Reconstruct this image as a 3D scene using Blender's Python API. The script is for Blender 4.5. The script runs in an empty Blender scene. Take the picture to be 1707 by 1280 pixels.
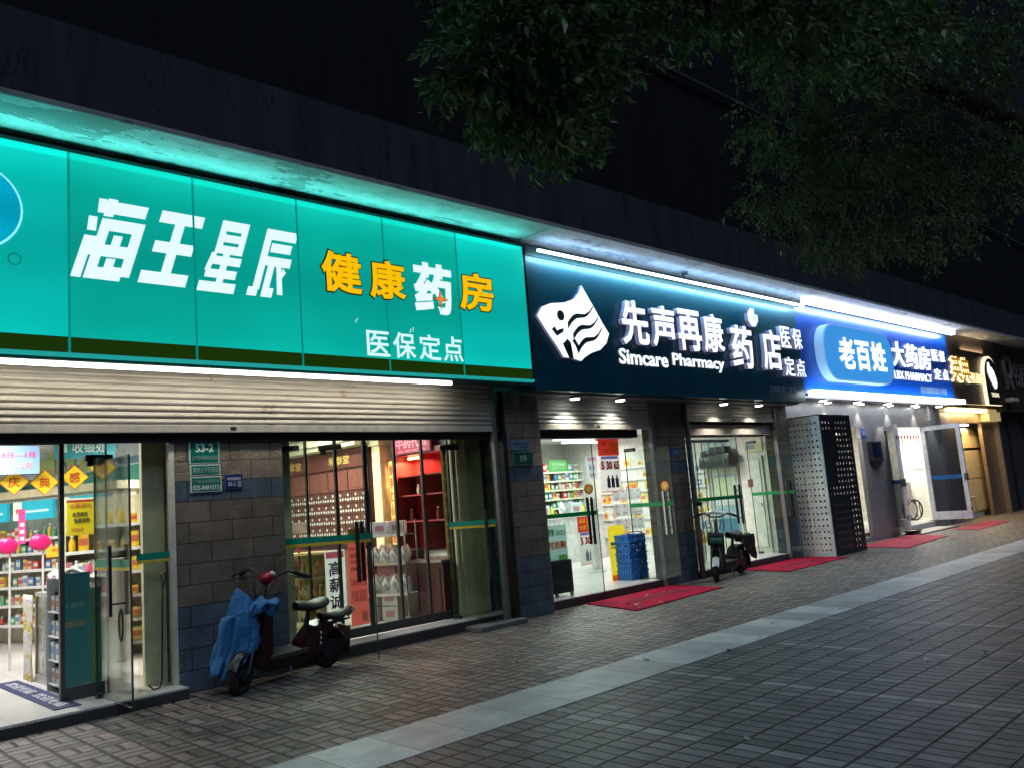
import bpy, bmesh, math, random
from mathutils import Vector, Matrix, Euler
R = math.radians
random.seed(7)
SC = bpy.context.scene
COL = SC.collection

# ---------------------------------------------------------------- camera
cam = bpy.data.cameras.new('camera')
cam.sensor_width = 36.0
cam.lens = 1390.0 / 1707.0 * 36.0
cam.clip_start, cam.clip_end = 0.05, 400.0
camo = bpy.data.objects.new('camera', cam)
COL.objects.link(camo)
CX, CY, CZ = (0.72426823, -0.68487372, -0.0798969), (-0.03690341, -0.15420955, 0.98734875), (0.68853008, 0.71215686, 0.13696325)
camo.matrix_world = Matrix(((CX[0], CY[0], -CZ[0], 0), (CX[1], CY[1], -CZ[1], 0), (CX[2], CY[2], -CZ[2], 1.55), (0, 0, 0, 1)))
SC.camera = camo

# ---------------------------------------------------------------- night sky and the faint glow of the street side
w = bpy.data.worlds.new("World")
SC.world = w
w.use_nodes = True
nt = w.node_tree
nt.nodes.clear()
out = nt.nodes.new('ShaderNodeOutputWorld')
bg = nt.nodes.new('ShaderNodeBackground')
sky = nt.nodes.new('ShaderNodeTexSky')
sky.sky_type = 'NISHITA'
sky.sun_disc = False
sky.sun_elevation = R(48)
sky.sun_rotation = R(200)
nt.links.new(sky.outputs[0], bg.inputs[0])
bg.inputs[1].default_value = 0.0022
nt.links.new(bg.outputs[0], out.inputs[0])
sl = bpy.data.lights.new('sun', 'SUN')
sl.energy = 0.8
sl.angle = R(35)
sl.color = (0.56, 0.74, 1.0)
so = bpy.data.objects.new('sun', sl)
COL.objects.link(so)
so.rotation_euler = (R(42), 0, R(-20))

SC.view_settings.view_transform = 'Standard'
SC.view_settings.look = 'None'
SC.view_settings.exposure = 0.0
SC.view_settings.gamma = 1.0
cy = SC.cycles
cy.max_bounces = 6
cy.diffuse_bounces = 3
cy.glossy_bounces = 3
cy.transmission_bounces = 4
cy.transparent_max_bounces = 24
cy.sample_clamp_indirect = 4.0
cy.caustics_reflective = False
cy.caustics_refractive = False
cy.use_denoising = True

# ---------------------------------------------------------------- materials
MATS = {}


def lin(c):
    if isinstance(c, str):
        c = tuple(int(c[i:i + 2], 16) / 255 for i in (0, 2, 4))
        return tuple(x / 12.92 if x < 0.04045 else ((x + 0.055) / 1.055) ** 2.4 for x in c)
    return c


class N:
    """small node-graph helper"""

    def __init__(s, name):
        s.m = bpy.data.materials.new(name)
        s.m.use_nodes = True
        s.t = s.m.node_tree
        s.b = s.t.nodes['Principled BSDF']
        s.o = s.t.nodes['Material Output']

    def n(s, typ, **kw):
        nd = s.t.nodes.new(typ)
        for k, v in kw.items():
            setattr(nd, k, v)
        return nd

    def l(s, a, b):
        s.t.links.new(a, b)

    def pos(s):
        return s.n('ShaderNodeNewGeometry').outputs['Position']

    def math(s, op, a, b=None, c=None):
        nd = s.n('ShaderNodeMath', operation=op)
        for i, v in enumerate((a, b, c)):
            if v is None:
                continue
            if isinstance(v, (int, float)):
                nd.inputs[i].default_value = v
            else:
                s.l(v, nd.inputs[i])
        return nd.outputs[0]

    def noise(s, scale, detail=4, vec=None, rough=0.55, dist=0.0):
        nd = s.n('ShaderNodeTexNoise')
        nd.inputs['Scale'].default_value = scale
        nd.inputs['Detail'].default_value = detail
        nd.inputs['Roughness'].default_value = rough
        nd.inputs['Distortion'].default_value = dist
        s.l(vec if vec is not None else s.pos(), nd.inputs['Vector'])
        return nd.outputs['Fac']

    def ramp(s, fac, stops, interp='LINEAR'):
        nd = s.n('ShaderNodeValToRGB')
        nd.color_ramp.interpolation = interp
        e = nd.color_ramp.elements
        while len(e) > 1:
            e.remove(e[-1])
        e[0].position = stops[0][0]
        e[0].color = (*lin(stops[0][1]), 1)
        for p, c in stops[1:]:
            x = e.new(p)
            x.color = (*lin(c), 1)
        s.l(fac, nd.inputs[0])
        return nd.outputs[0]

    def mix(s, fac, a, b, blend='MIX'):
        nd = s.n('ShaderNodeMix', data_type='RGBA', blend_type=blend)
        for i, v in ((0, fac), (6, a), (7, b)):
            if isinstance(v, (int, float)):
                nd.inputs[i].default_value = v
            elif isinstance(v, (tuple, list, str)):
                nd.inputs[i].default_value = (*lin(v), 1)
            else:
                s.l(v, nd.inputs[i])
        return nd.outputs[2]

    def bump(s, h, strength=0.3, dist=0.01, prev=None):
        nd = s.n('ShaderNodeBump')
        nd.inputs['Strength'].default_value = strength
        nd.inputs['Distance'].default_value = dist
        s.l(h, nd.inputs['Height'])
        if prev is not None:
            s.l(prev, nd.inputs['Normal'])
        s.l(nd.outputs[0], s.b.inputs['Normal'])
        return nd.outputs[0]

    def set(s, color=None, rough=0.5, metal=0.0, spec=0.5):
        if color is not None:
            if isinstance(color, (tuple, list, str)):
                s.b.inputs['Base Color'].default_value = (*lin(color), 1)
            else:
                s.l(color, s.b.inputs['Base Color'])
        if isinstance(rough, (int, float)):
            s.b.inputs['Roughness'].default_value = rough
        else:
            s.l(rough, s.b.inputs['Roughness'])
        s.b.inputs['Metallic'].default_value = metal
        s.b.inputs['Specular IOR Level'].default_value = spec
        return s.m


def M(color, rough=0.5, metal=0.0, emit=0.0, var=0.12, scale=9.0, spec=0.5):
    """plain coloured stuff with slight unevenness"""
    c = lin(color)
    key = ('p', tuple(round(x, 4) for x in c), rough, metal, emit, var, scale)
    if key in MATS:
        return MATS[key]
    g = N('surface')
    if emit > 0:
        g.b.inputs['Base Color'].default_value = (*[min(1, x * .5) for x in c], 1)
        g.b.inputs['Emission Color'].default_value = (*c, 1)
        g.b.inputs['Emission Strength'].default_value = emit
        g.b.inputs['Roughness'].default_value = rough
        m = g.m
    else:
        n1 = g.noise(scale, 5)
        lo = tuple(max(0, x * (1 - var * 1.6)) for x in c)
        hi = tuple(min(1, x * (1 + var)) for x in c)
        col = g.ramp(n1, [(0.3, lo), (0.7, hi)])
        rr = g.math('MULTIPLY_ADD', g.noise(scale * 3, 3), 0.25, rough - 0.12)
        m = g.set(col, rr, metal, spec)
    MATS[key] = m
    return m


def glass(tint=(0.90, 0.96, 0.93), refl=1.0):
    key = ('g', tint, refl)
    if key in MATS:
        return MATS[key]
    g = N('clear_glass')
    tr = g.n('ShaderNodeBsdfTransparent')
    tr.inputs[0].default_value = (*tint, 1)
    gl = g.n('ShaderNodeBsdfGlossy')
    gl.inputs['Roughness'].default_value = 0.03
    lw = g.n('ShaderNodeLayerWeight')
    lw.inputs[0].default_value = 0.25
    f = g.math('MULTIPLY_ADD', lw.outputs['Fresnel'], 0.7 * refl, 0.02)
    mx = g.n('ShaderNodeMixShader')
    g.l(f, mx.inputs[0])
    g.l(tr.outputs[0], mx.inputs[1])
    g.l(gl.outputs[0], mx.inputs[2])
    g.l(mx.outputs[0], g.o.inputs[0])
    MATS[key] = g.m
    return g.m


def paper(color, k=.65):
    """thin printed sheet that lets light through"""
    c = lin(color)
    key = ('t', tuple(round(x, 4) for x in c), k)
    if key not in MATS:
        g = N('printed_sheet')
        d = g.n('ShaderNodeBsdfDiffuse')
        tl = g.n('ShaderNodeBsdfTranslucent')
        cc = g.ramp(g.noise(9, 4), [(.3, tuple(x * .9 for x in c)), (.7, c)])
        g.l(cc, d.inputs[0])
        g.l(cc, tl.inputs[0])
        mx = g.n('ShaderNodeMixShader')
        mx.inputs[0].default_value = k
        g.l(d.outputs[0], mx.inputs[1])
        g.l(tl.outputs[0], mx.inputs[2])
        g.l(mx.outputs[0], g.o.inputs[0])
        MATS[key] = g.m
    return MATS[key]


# ---------------------------------------------------------------- mesh helpers
class B:
    def __init__(s):
        s.bm = bmesh.new()

    def box(s, x0, x1, y0, y1, z0, z1, bv=0.0, mtx=None):
        t = bmesh.new()
        v = [t.verts.new((x, y, z)) for x in (x0, x1) for y in (y0, y1) for z in (z0, z1)]
        for f in ((0, 1, 3, 2), (4, 6, 7, 5), (0, 4, 5, 1), (2, 3, 7, 6), (0, 2, 6, 4), (1, 5, 7, 3)):
            t.faces.new([v[i] for i in f])
        if bv > 0:
            bmesh.ops.bevel(t, geom=t.edges[:], offset=bv, segments=2, affect='EDGES', profile=0.6)
        s._join(t, mtx)
        return s

    def _join(s, t, mtx=None):
        if mtx is not None:
            bmesh.ops.transform(t, matrix=mtx, verts=t.verts)
        me = bpy.data.meshes.new('tmp')
        t.to_mesh(me)
        t.free()
        s.bm.from_mesh(me)
        bpy.data.meshes.remove(me)

    def quad(s, x0, x1, y, z0, z1):
        s.bm.faces.new([s.bm.verts.new(p) for p in ((x0, y, z0), (x1, y, z0), (x1, y, z1), (x0, y, z1))])
        return s

    def cyl(s, p, q, r, r2=None, seg=16, cap=True):
        p, q = Vector(p), Vector(q)
        d = q - p
        t = bmesh.new()
        bmesh.ops.create_cone(t, cap_ends=cap, segments=seg, radius1=r, radius2=r if r2 is None else r2, depth=d.length)
        mt = Matrix.Translation((p + q) / 2) @ d.to_track_quat('Z', 'Y').to_matrix().to_4x4()
        s._join(t, mt)
        return s

    def tube(s, pts, r, seg=8):
        """swept tube through points; r number or list"""
        pts = [Vector(p) for p in pts]
        rs = r if isinstance(r, (list, tuple)) else [r] * len(pts)
        rings = []
        up = Vector((0, 0, 1))
        for i, p in enumerate(pts):
            d = (pts[min(i + 1, len(pts) - 1)] - pts[max(i - 1, 0)]).normalized()
            a = d.cross(up)
            if a.length < 1e-3:
                a = d.cross(Vector((1, 0, 0)))
            a.normalize()
            b = a.cross(d).normalized()
            rings.append([s.bm.verts.new(p + (a * math.cos(k / seg * 6.2832) + b * math.sin(k / seg * 6.2832)) * rs[i]) for k in range(seg)])
        for i in range(len(rings) - 1):
            for k in range(seg):
                s.bm.faces.new((rings[i][k], rings[i][(k + 1) % seg], rings[i + 1][(k + 1) % seg], rings[i + 1][k]))
        s.bm.faces.new(rings[0][::-1])
        s.bm.faces.new(rings[-1])
        return s

    def ell(s, c, r, seg=20, ring=12, mtx=None):
        t = bmesh.new()
        bmesh.ops.create_uvsphere(t, u_segments=seg, v_segments=ring, radius=1)
        mt = Matrix.Translation(c) @ (mtx.to_4x4() if mtx is not None else Matrix.Identity(4)) @ Matrix.Diagonal((*r, 1))
        s._join(t, mt)
        return s

    def torus(s, c, R0, r, axis='Y', seg=32, rs=10, sx=1.0):
        c = Vector(c)
        rings = []
        for i in range(seg):
            a = i / seg * 6.28318
            ring = []
            for k in range(rs):
                b = k / rs * 6.28318
                rr = R0 + r * math.cos(b)
                h = r * sx * math.sin(b)
                x, y = rr * math.cos(a), rr * math.sin(a)
                v = {'Y': (x, h, y), 'Z': (x, y, h), 'X': (h, x, y)}[axis]
                ring.append(s.bm.verts.new(c + Vector(v)))
            rings.append(ring)
        for i in range(seg):
            for k in range(rs):
                s.bm.faces.new((rings[i][k], rings[(i + 1) % seg][k], rings[(i + 1) % seg][(k + 1) % rs], rings[i][(k + 1) % rs]))
        return s

    def prism(s, pts, y0, y1):
        """polygon given in (x, z), extruded from y0 (front) to y1"""
        t = bmesh.new()
        a = [t.verts.new((x, y0, z)) for x, z in pts]
        b = [t.verts.new((x, y1, z)) for x, z in pts]
        n = len(pts)
        fa = t.faces.new(a)
        fb = t.faces.new(b[::-1])
        for i in range(n):
            t.faces.new((a[i], b[i], b[(i + 1) % n], a[(i + 1) % n]))
        bmesh.ops.triangulate(t, faces=[fa, fb])
        bmesh.ops.recalc_face_normals(t, faces=t.faces)
        s._join(t)
        return s

    def prismz(s, pts, z0, z1):
        """polygon given in (x, y), extruded z0..z1"""
        t = bmesh.new()
        a = [t.verts.new((x, y, z0)) for x, y in pts]
        b = [t.verts.new((x, y, z1)) for x, y in pts]
        n = len(pts)
        fs = [t.faces.new(a), t.faces.new(b)]
        for i in range(n):
            t.faces.new((a[i], b[i], b[(i + 1) % n], a[(i + 1) % n]))
        bmesh.ops.triangulate(t, faces=fs)
        bmesh.ops.recalc_face_normals(t, faces=t.faces)
        s._join(t)
        return s

    def lathe(s, prof, c=(0, 0, 0), seg=20):
        rings = []
        for r, z in prof:
            rings.append([s.bm.verts.new((c[0] + r * math.cos(k / seg * 6.28318), c[1] + r * math.sin(k / seg * 6.28318), c[2] + z)) for k in range(seg)])
        for i in range(len(rings) - 1):
            for k in range(seg):
                s.bm.faces.new((rings[i][k], rings[i][(k + 1) % seg], rings[i + 1][(k + 1) % seg], rings[i + 1][k]))
        s.bm.faces.new(rings[0][::-1])
        s.bm.faces.new(rings[-1])
        return s

    def grid(s, f, nu, nv, close_u=False):
        vs = [[s.bm.verts.new(f(i / (nu if close_u else nu - 1), j / (nv - 1))) for j in range(nv)] for i in range(nu)]
        for i in range(nu if close_u else nu - 1):
            for j in range(nv - 1):
                s.bm.faces.new((vs[i][j], vs[(i + 1) % nu][j], vs[(i + 1) % nu][j + 1], vs[i][j + 1]))
        return s

    def rot(s, ang, axis='Z', c=(0, 0, 0)):
        bmesh.ops.rotate(s.bm, verts=s.bm.verts, cent=c, matrix=Matrix.Rotation(ang, 3, axis))
        return s

    def make(s, name, mat, parent=None, off=None, smooth=False):
        me = bpy.data.meshes.new(name)
        if off is not None:
            bmesh.ops.translate(s.bm, verts=s.bm.verts, vec=-Vector(off))
        s.bm.to_mesh(me)
        s.bm.free()
        me.materials.append(mat)
        if smooth:
            me.polygons.foreach_set('use_smooth', [True] * len(me.polygons))
            try:
                me.set_sharp_from_angle(angle=R(40))
            except Exception:
                pass
        return link(name, me, parent)


def link(name, me, parent=None):
    o = bpy.data.objects.new(name, me)
    COL.objects.link(o)
    if parent is not None:
        o.parent = parent
    return o


def tag(o, label, cat, group=None, kind=None):
    if label:
        o['label'] = label
    if cat:
        o['category'] = cat
    if group:
        o['group'] = group
    if kind:
        o['kind'] = kind
    return o


def thing(name, label, cat, loc=(0, 0, 0), rz=0.0, group=None):
    o = bpy.data.objects.new(name, None)
    COL.objects.link(o)
    o.empty_display_size = 0.2
    o.location = loc
    o.rotation_euler = (0, 0, rz)
    return tag(o, label, cat, group)


def structure(name, b, mat):
    o = b.make(name, mat)
    o['kind'] = 'structure'
    return o


def copy_tree(o, parent=None):
    c = o.copy()
    COL.objects.link(c)
    if parent is not None:
        c.parent = parent
    for ch in list(o.children):
        copy_tree(ch, c)
    return c


def tmesh(body, box, y, bold=0.02, depth=0.004, shear=0.0):
    """lettering mesh: stretched to box (x0, x1, z0, z1), front face at y, facing -y"""
    cu = bpy.data.curves.new('tmp', 'FONT')
    cu.body = body
    cu.bevel_depth = bold
    cu.bevel_resolution = 1
    cu.extrude = 0.02
    cu.shear = shear
    cu.resolution_u = 3
    o = bpy.data.objects.new('tmp', cu)
    COL.objects.link(o)
    dg = bpy.context.evaluated_depsgraph_get()
    me = bpy.data.meshes.new_from_object(o.evaluated_get(dg))
    bpy.data.objects.remove(o)
    bpy.data.curves.remove(cu)
    xs = [v.co.x for v in me.vertices] or [0, 1]
    ys = [v.co.y for v in me.vertices] or [0, 1]
    zs = [v.co.z for v in me.vertices] or [0, 1]
    ax, bx, ay, by, az, bz = min(xs), max(xs), min(ys), max(ys), min(zs), max(zs)
    x0, x1, z0, z1 = box
    bm = bmesh.new()
    bm.from_mesh(me)
    bpy.data.meshes.remove(me)
    for v in bm.verts:
        v.co = Vector((x0 + (v.co.x - ax) / max(1e-6, bx - ax) * (x1 - x0), y + depth * (1 - (v.co.z - az) / max(1e-6, bz - az)), z0 + (v.co.y - ay) / max(1e-6, by - ay) * (z1 - z0)))
    return bm


def text(name, body, box, y, mat, parent=None, bold=0.02, depth=0.004, off=None, shear=0.0):
    b = B()
    b.bm.free()
    b.bm = tmesh(body, box, y, bold, depth, shear)
    return b.make(name, mat, parent, off)


def area(name, parent, loc, sx, sy, power, color=(1, 1, 1), rot=(0, 0, 0), spread=180):
    l = bpy.data.lights.new(name, 'AREA')
    l.shape = 'RECTANGLE'
    l.size, l.size_y = sx, sy
    l.energy = power
    l.color = color
    l.spread = R(spread)
    o = bpy.data.objects.new(name, l)
    COL.objects.link(o)
    o.parent = parent
    o.location = loc
    o.rotation_euler = rot
    return o


def spot(name, parent, loc, power, color, ang, rot=(0, 0, 0), blend=0.6, rad=0.03):
    l = bpy.data.lights.new(name, 'SPOT')
    l.energy = power
    l.color = color
    l.spot_size = R(ang)
    l.spot_blend = blend
    l.shadow_soft_size = rad
    o = bpy.data.objects.new(name, l)
    COL.objects.link(o)
    o.parent = parent
    o.location = loc
    o.rotation_euler = rot
    return o

# ================================================================ special materials
def fract(g, x):
    return g.math('FRACT', x)


def m_pavers():
    g = N('basketweave_pavers')
    sp = g.n('ShaderNodeSeparateXYZ')
    wob = g.n('ShaderNodeTexNoise')
    wob.inputs['Scale'].default_value = 1.7
    wob.inputs['Detail'].default_value = 2
    pv = g.n('ShaderNodeVectorMath', operation='MULTIPLY_ADD')
    g.l(g.pos(), wob.inputs['Vector'])
    g.l(wob.outputs['Color'], pv.inputs[0])
    pv.inputs[1].default_value = (0.035, 0.035, 0)
    g.l(g.pos(), pv.inputs[2])
    g.l(pv.outputs[0], sp.inputs[0])
    S = 0.235
    u = g.math('DIVIDE', sp.outputs[0], S)
    v = g.math('DIVIDE', sp.outputs[1], S)
    cu, cv = g.math('FLOOR', u), g.math('FLOOR', v)
    fu, fv = fract(g, u), fract(g, v)
    par = g.math('FLOORED_MODULO', g.math('ADD', cu, cv), 2.0)
    ip = g.math('SUBTRACT', 1.0, par)
    a = g.math('ADD', g.math('MULTIPLY', fu, par), g.math('MULTIPLY', fv, ip))
    b = g.math('ADD', g.math('MULTIPLY', fv, par), g.math('MULTIPLY', fu, ip))
    a2 = g.math('MULTIPLY', a, 2.0)
    k = g.math('FLOOR', a2)
    e = fract(g, a2)
    d1 = g.math('MULTIPLY', g.math('MINIMUM', e, g.math('SUBTRACT', 1.0, e)), 0.5)
    d2 = g.math('MINIMUM', b, g.math('SUBTRACT', 1.0, b))
    d = g.math('MINIMUM', d1, d2)
    face = g.n('ShaderNodeMapRange', interpolation_type='SMOOTHSTEP')
    face.inputs[1].default_value = 0.022
    face.inputs[2].default_value = 0.075
    g.l(d, face.inputs[0])
    cx = g.n('ShaderNodeCombineXYZ')
    g.l(cu, cx.inputs[0])
    g.l(cv, cx.inputs[1])
    g.l(g.math('MULTIPLY_ADD', par, 3.0, k), cx.inputs[2])
    wn = g.n('ShaderNodeTexWhiteNoise', noise_dimensions='3D')
    g.l(cx.outputs[0], wn.inputs['Vector'])
    col = g.ramp(wn.outputs['Value'], [(0.0, (.12, .10, .09)), (0.3, (.26, .22, .195)), (0.6, (.19, .185, .175)), (0.85, (.34, .25, .22)), (1.0, (.31, .29, .27))])
    big = g.noise(0.55, 4)
    col = g.mix(g.math('MULTIPLY', g.math('GREATER_THAN', big, 0.56), 0.35), col, (.26, .17, .14))
    spill = g.math('GREATER_THAN', g.math('MULTIPLY_ADD', g.noise(7, 5), .3, g.noise(.9, 5)), .80)
    col = g.mix(g.math('MULTIPLY', spill, .45), col, (.05, .047, .042))
    grime = g.noise(9.0, 6)
    col = g.mix(1.0, col, g.ramp(grime, [(0.25, (.45, .45, .45)), (0.75, (1.1, 1.1, 1.1))]), 'MULTIPLY')
    col = g.mix(face.outputs[0], (.028, .027, .026), col)
    h = g.math('ADD', g.math('MULTIPLY', face.outputs[0], 0.8), g.math('MULTIPLY', g.noise(55, 4), 0.25))
    h = g.math('ADD', h, g.math('MULTIPLY', wn.outputs['Value'], 0.25))
    g.bump(h, 1.0, 0.02)
    return g.set(col, g.math('MULTIPLY_ADD', g.noise(14, 4), 0.35, 0.36), 0, 0.4)


def m_plaza():
    g = N('plaza_pavers')
    wob = g.n('ShaderNodeTexNoise')
    wob.inputs['Scale'].default_value = 1.3
    wob.inputs['Detail'].default_value = 2
    g.l(g.pos(), wob.inputs['Vector'])
    pv = g.n('ShaderNodeVectorMath', operation='MULTIPLY_ADD')
    g.l(wob.outputs['Color'], pv.inputs[0])
    pv.inputs[1].default_value = (0.03, 0.03, 0)
    g.l(g.pos(), pv.inputs[2])
    sp = g.n('ShaderNodeSeparateXYZ')
    g.l(pv.outputs[0], sp.inputs[0])
    u = g.math('DIVIDE', sp.outputs[0], 0.1135)
    v = g.math('DIVIDE', sp.outputs[1], 0.229)
    cu, cv = g.math('FLOOR', u), g.math('FLOOR', v)
    fu, fv = fract(g, u), fract(g, v)
    du = g.math('MULTIPLY', g.math('MINIMUM', fu, g.math('SUBTRACT', 1.0, fu)), 0.1135 * 0.72)
    dv = g.math('MULTIPLY', g.math('MINIMUM', fv, g.math('SUBTRACT', 1.0, fv)), 0.229 * 0.62)
    face = g.n('ShaderNodeMapRange', interpolation_type='SMOOTHSTEP')
    face.inputs[1].default_value = 0.0022
    face.inputs[2].default_value = 0.0095
    g.l(g.math('MINIMUM', du, dv), face.inputs[0])
    cx = g.n('ShaderNodeCombineXYZ')
    g.l(cu, cx.inputs[0])
    g.l(cv, cx.inputs[1])
    wn = g.n('ShaderNodeTexWhiteNoise', noise_dimensions='3D')
    g.l(cx.outputs[0], wn.inputs['Vector'])
    col = g.ramp(wn.outputs['Value'], [(0.0, (.08, .084, .092)), (0.4, (.14, .144, .152)), (0.7, (.155, .148, .155)), (1.0, (.21, .212, .222))])
    band = g.math('LESS_THAN', g.math('FLOORED_MODULO', cu, 13.0), 0.5)
    band = g.math('MULTIPLY', band, g.math('GREATER_THAN', wn.outputs['Value'], 0.22))
    col = g.mix(g.math('MULTIPLY', band, 0.8), col, (.33, .33, .335))
    col = g.mix(1.0, col, g.ramp(g.noise(6.0, 6), [(0.25, (.55, .55, .55)), (0.75, (1.15, 1.15, 1.15))]), 'MULTIPLY')
    spill = g.math('GREATER_THAN', g.math('MULTIPLY_ADD', g.noise(6, 5), .3, g.noise(.7, 5)), .79)
    col = g.mix(g.math('MULTIPLY', spill, .4), col, (.05, .05, .05))
    gum = g.n('ShaderNodeTexVoronoi')
    gum.inputs['Scale'].default_value = 2.2
    g.l(g.pos(), gum.inputs['Vector'])
    col = g.mix(g.math('MULTIPLY', g.math('LESS_THAN', gum.outputs['Distance'], .05), .6), col, (.03, .03, .03))
    sp2 = g.noise(70, 2)
    col = g.mix(g.math('GREATER_THAN', sp2, 0.76), col, (.4, .4, .39))
    col = g.mix(face.outputs[0], (.008, .009, .011), col)
    h = g.math('ADD', face.outputs[0], g.math('MULTIPLY', g.noise(60, 4), 0.2))
    h = g.math('ADD', h, g.math('MULTIPLY', wn.outputs['Value'], 0.35))
    g.bump(h, 1.0, 0.018)
    return g.set(col, g.math('MULTIPLY_ADD', g.noise(11, 4), 0.3, 0.34), 0, 0.42)


def m_granite():
    g = N('granite_slabs')
    sp = g.n('ShaderNodeSeparateXYZ')
    g.l(g.pos(), sp.inputs[0])
    u = g.math('DIVIDE', sp.outputs[0], 0.48)
    cu, fu = g.math('FLOOR', u), fract(g, u)
    d = g.math('MULTIPLY', g.math('MINIMUM', fu, g.math('SUBTRACT', 1.0, fu)), 0.48)
    wn = g.n('ShaderNodeTexWhiteNoise', noise_dimensions='1D')
    g.l(cu, wn.inputs['W'])
    col = g.ramp(wn.outputs['Value'], [(0.0, (.36, .38, .385)), (0.5, (.52, .54, .545)), (1.0, (.72, .74, .74))])
    col = g.mix(1.0, col, g.ramp(g.noise(120, 3), [(0.3, (.72, .72, .72)), (0.7, (1.1, 1.1, 1.1))]), 'MULTIPLY')
    col = g.mix(1.0, col, g.ramp(g.noise(3.5, 5), [(0.3, (.72, .72, .72)), (0.7, (1.08, 1.08, 1.08))]), 'MULTIPLY')
    edge = g.math('LESS_THAN', d, 0.0035)
    col = g.mix(edge, col, (.12, .12, .12))
    g.bump(g.math('ADD', g.math('MULTIPLY', edge, -1.0), g.math('MULTIPLY', g.noise(90, 3), 0.25)), 0.35, 0.006)
    return g.set(col, g.math('MULTIPLY_ADD', g.noise(8, 4), 0.3, 0.34), 0, 0.45)


def m_stone():
    g = N('split_face_blocks')
    sp = g.n('ShaderNodeSeparateXYZ')
    g.l(g.pos(), sp.inputs[0])
    cx = g.n('ShaderNodeCombineXYZ')
    g.l(g.math('ADD', sp.outputs[0], sp.outputs[1]), cx.inputs[0])
    g.l(sp.outputs[2], cx.inputs[1])
    br = g.n('ShaderNodeTexBrick')
    br.offset = 0.5
    br.inputs['Scale'].default_value = 1
    br.inputs['Brick Width'].default_value = 0.44
    br.inputs['Row Height'].default_value = 0.198
    br.inputs['Mortar Size'].default_value = 0.006
    br.inputs['Mortar Smooth'].default_value = 0.35
    br.inputs['Color1'].default_value = (.85, .85, .85, 1)
    br.inputs['Color2'].default_value = (1.12, 1.12, 1.12, 1)
    br.inputs['Mortar'].default_value = (.35, .35, .35, 1)
    g.l(cx.outputs[0], br.inputs['Vector'])
    z = g.math('DIVIDE', sp.outputs[2], 3.2)
    blue, beige = (.12, .175, .24), (.25, .205, .165)
    col = g.ramp(z, [(0.0, blue), (0.792 / 3.2, beige), (1.782 / 3.2, blue), (1.98 / 3.2, (.34, .275, .21))], 'CONSTANT')  # top rows lighter: lamp light from above painted into the stone
    col = g.mix(1.0, col, br.outputs['Color'], 'MULTIPLY')
    col = g.mix(1.0, col, g.ramp(g.noise(5, 6), [(0.25, (.6, .6, .6)), (0.75, (1.15, 1.15, 1.15))]), 'MULTIPLY')
    # crinkled relief running diagonally
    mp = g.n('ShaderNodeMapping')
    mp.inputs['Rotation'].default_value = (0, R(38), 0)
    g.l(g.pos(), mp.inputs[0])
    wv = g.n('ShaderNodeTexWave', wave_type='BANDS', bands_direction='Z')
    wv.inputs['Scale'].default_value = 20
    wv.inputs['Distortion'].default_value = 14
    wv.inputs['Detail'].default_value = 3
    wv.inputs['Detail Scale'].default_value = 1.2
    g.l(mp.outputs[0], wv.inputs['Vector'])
    col = g.mix(1.0, col, g.ramp(wv.outputs['Fac'], [(0.1, (.55, .55, .55)), (0.5, (1.0, 1.0, 1.0)), (.9, (1.18, 1.18, 1.18))]), 'MULTIPLY')  # relief shading painted into the colour: grooves darker, ridges lighter
    h = g.math('ADD', g.math('MULTIPLY', wv.outputs['Fac'], 0.5), g.math('MULTIPLY', g.math('SUBTRACT', 1.0, br.outputs['Fac']), 1.4))
    g.bump(h, 1.0, 0.02)
    return g.set(col, 0.75, 0, 0.3)


def m_peeling(base, dark, amount=0.56, rough=0.7):
    g = N('peeling_paint')
    sp = g.n('ShaderNodeSeparateXYZ')
    g.l(g.pos(), sp.inputs[0])
    cx = g.n('ShaderNodeCombineXYZ')
    g.l(g.math('MULTIPLY', sp.outputs[0], .55), cx.inputs[0])
    g.l(g.math('MULTIPLY', sp.outputs[1], 1.6), cx.inputs[1])
    g.l(sp.outputs[2], cx.inputs[2])
    n1 = g.noise(1.5, 8, cx.outputs[0], 0.6, 0.5)
    n2 = g.noise(9, 8, rough=0.75)
    f = g.math('MULTIPLY_ADD', n2, 0.42, n1)
    patch = g.math('GREATER_THAN', f, amount + 0.26)
    rim = g.math('SUBTRACT', g.math('GREATER_THAN', f, amount + 0.245), patch)
    specks = g.math('GREATER_THAN', g.noise(30, 5, cx.outputs[0], rough=0.8), 0.70)
    col = g.ramp(g.noise(4, 5), [(0.3, tuple(x * .8 for x in base)), (0.7, base)])
    streak = g.noise(7, 5, cx.outputs[0], .7)
    col = g.mix(1.0, col, g.ramp(streak, [(0.3, (.72, .72, .72)), (.6, (1, 1, 1))]), 'MULTIPLY')
    col = g.mix(g.math('MULTIPLY', patch, .75), col, dark)
    col = g.mix(g.math('MULTIPLY', g.math('MAXIMUM', rim, specks), 0.75), col, tuple(x * .3 for x in dark))
    g.bump(g.math('SUBTRACT', 1.0, patch), 0.5, 0.01)
    return g.set(col, rough, 0, 0.3)


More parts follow.
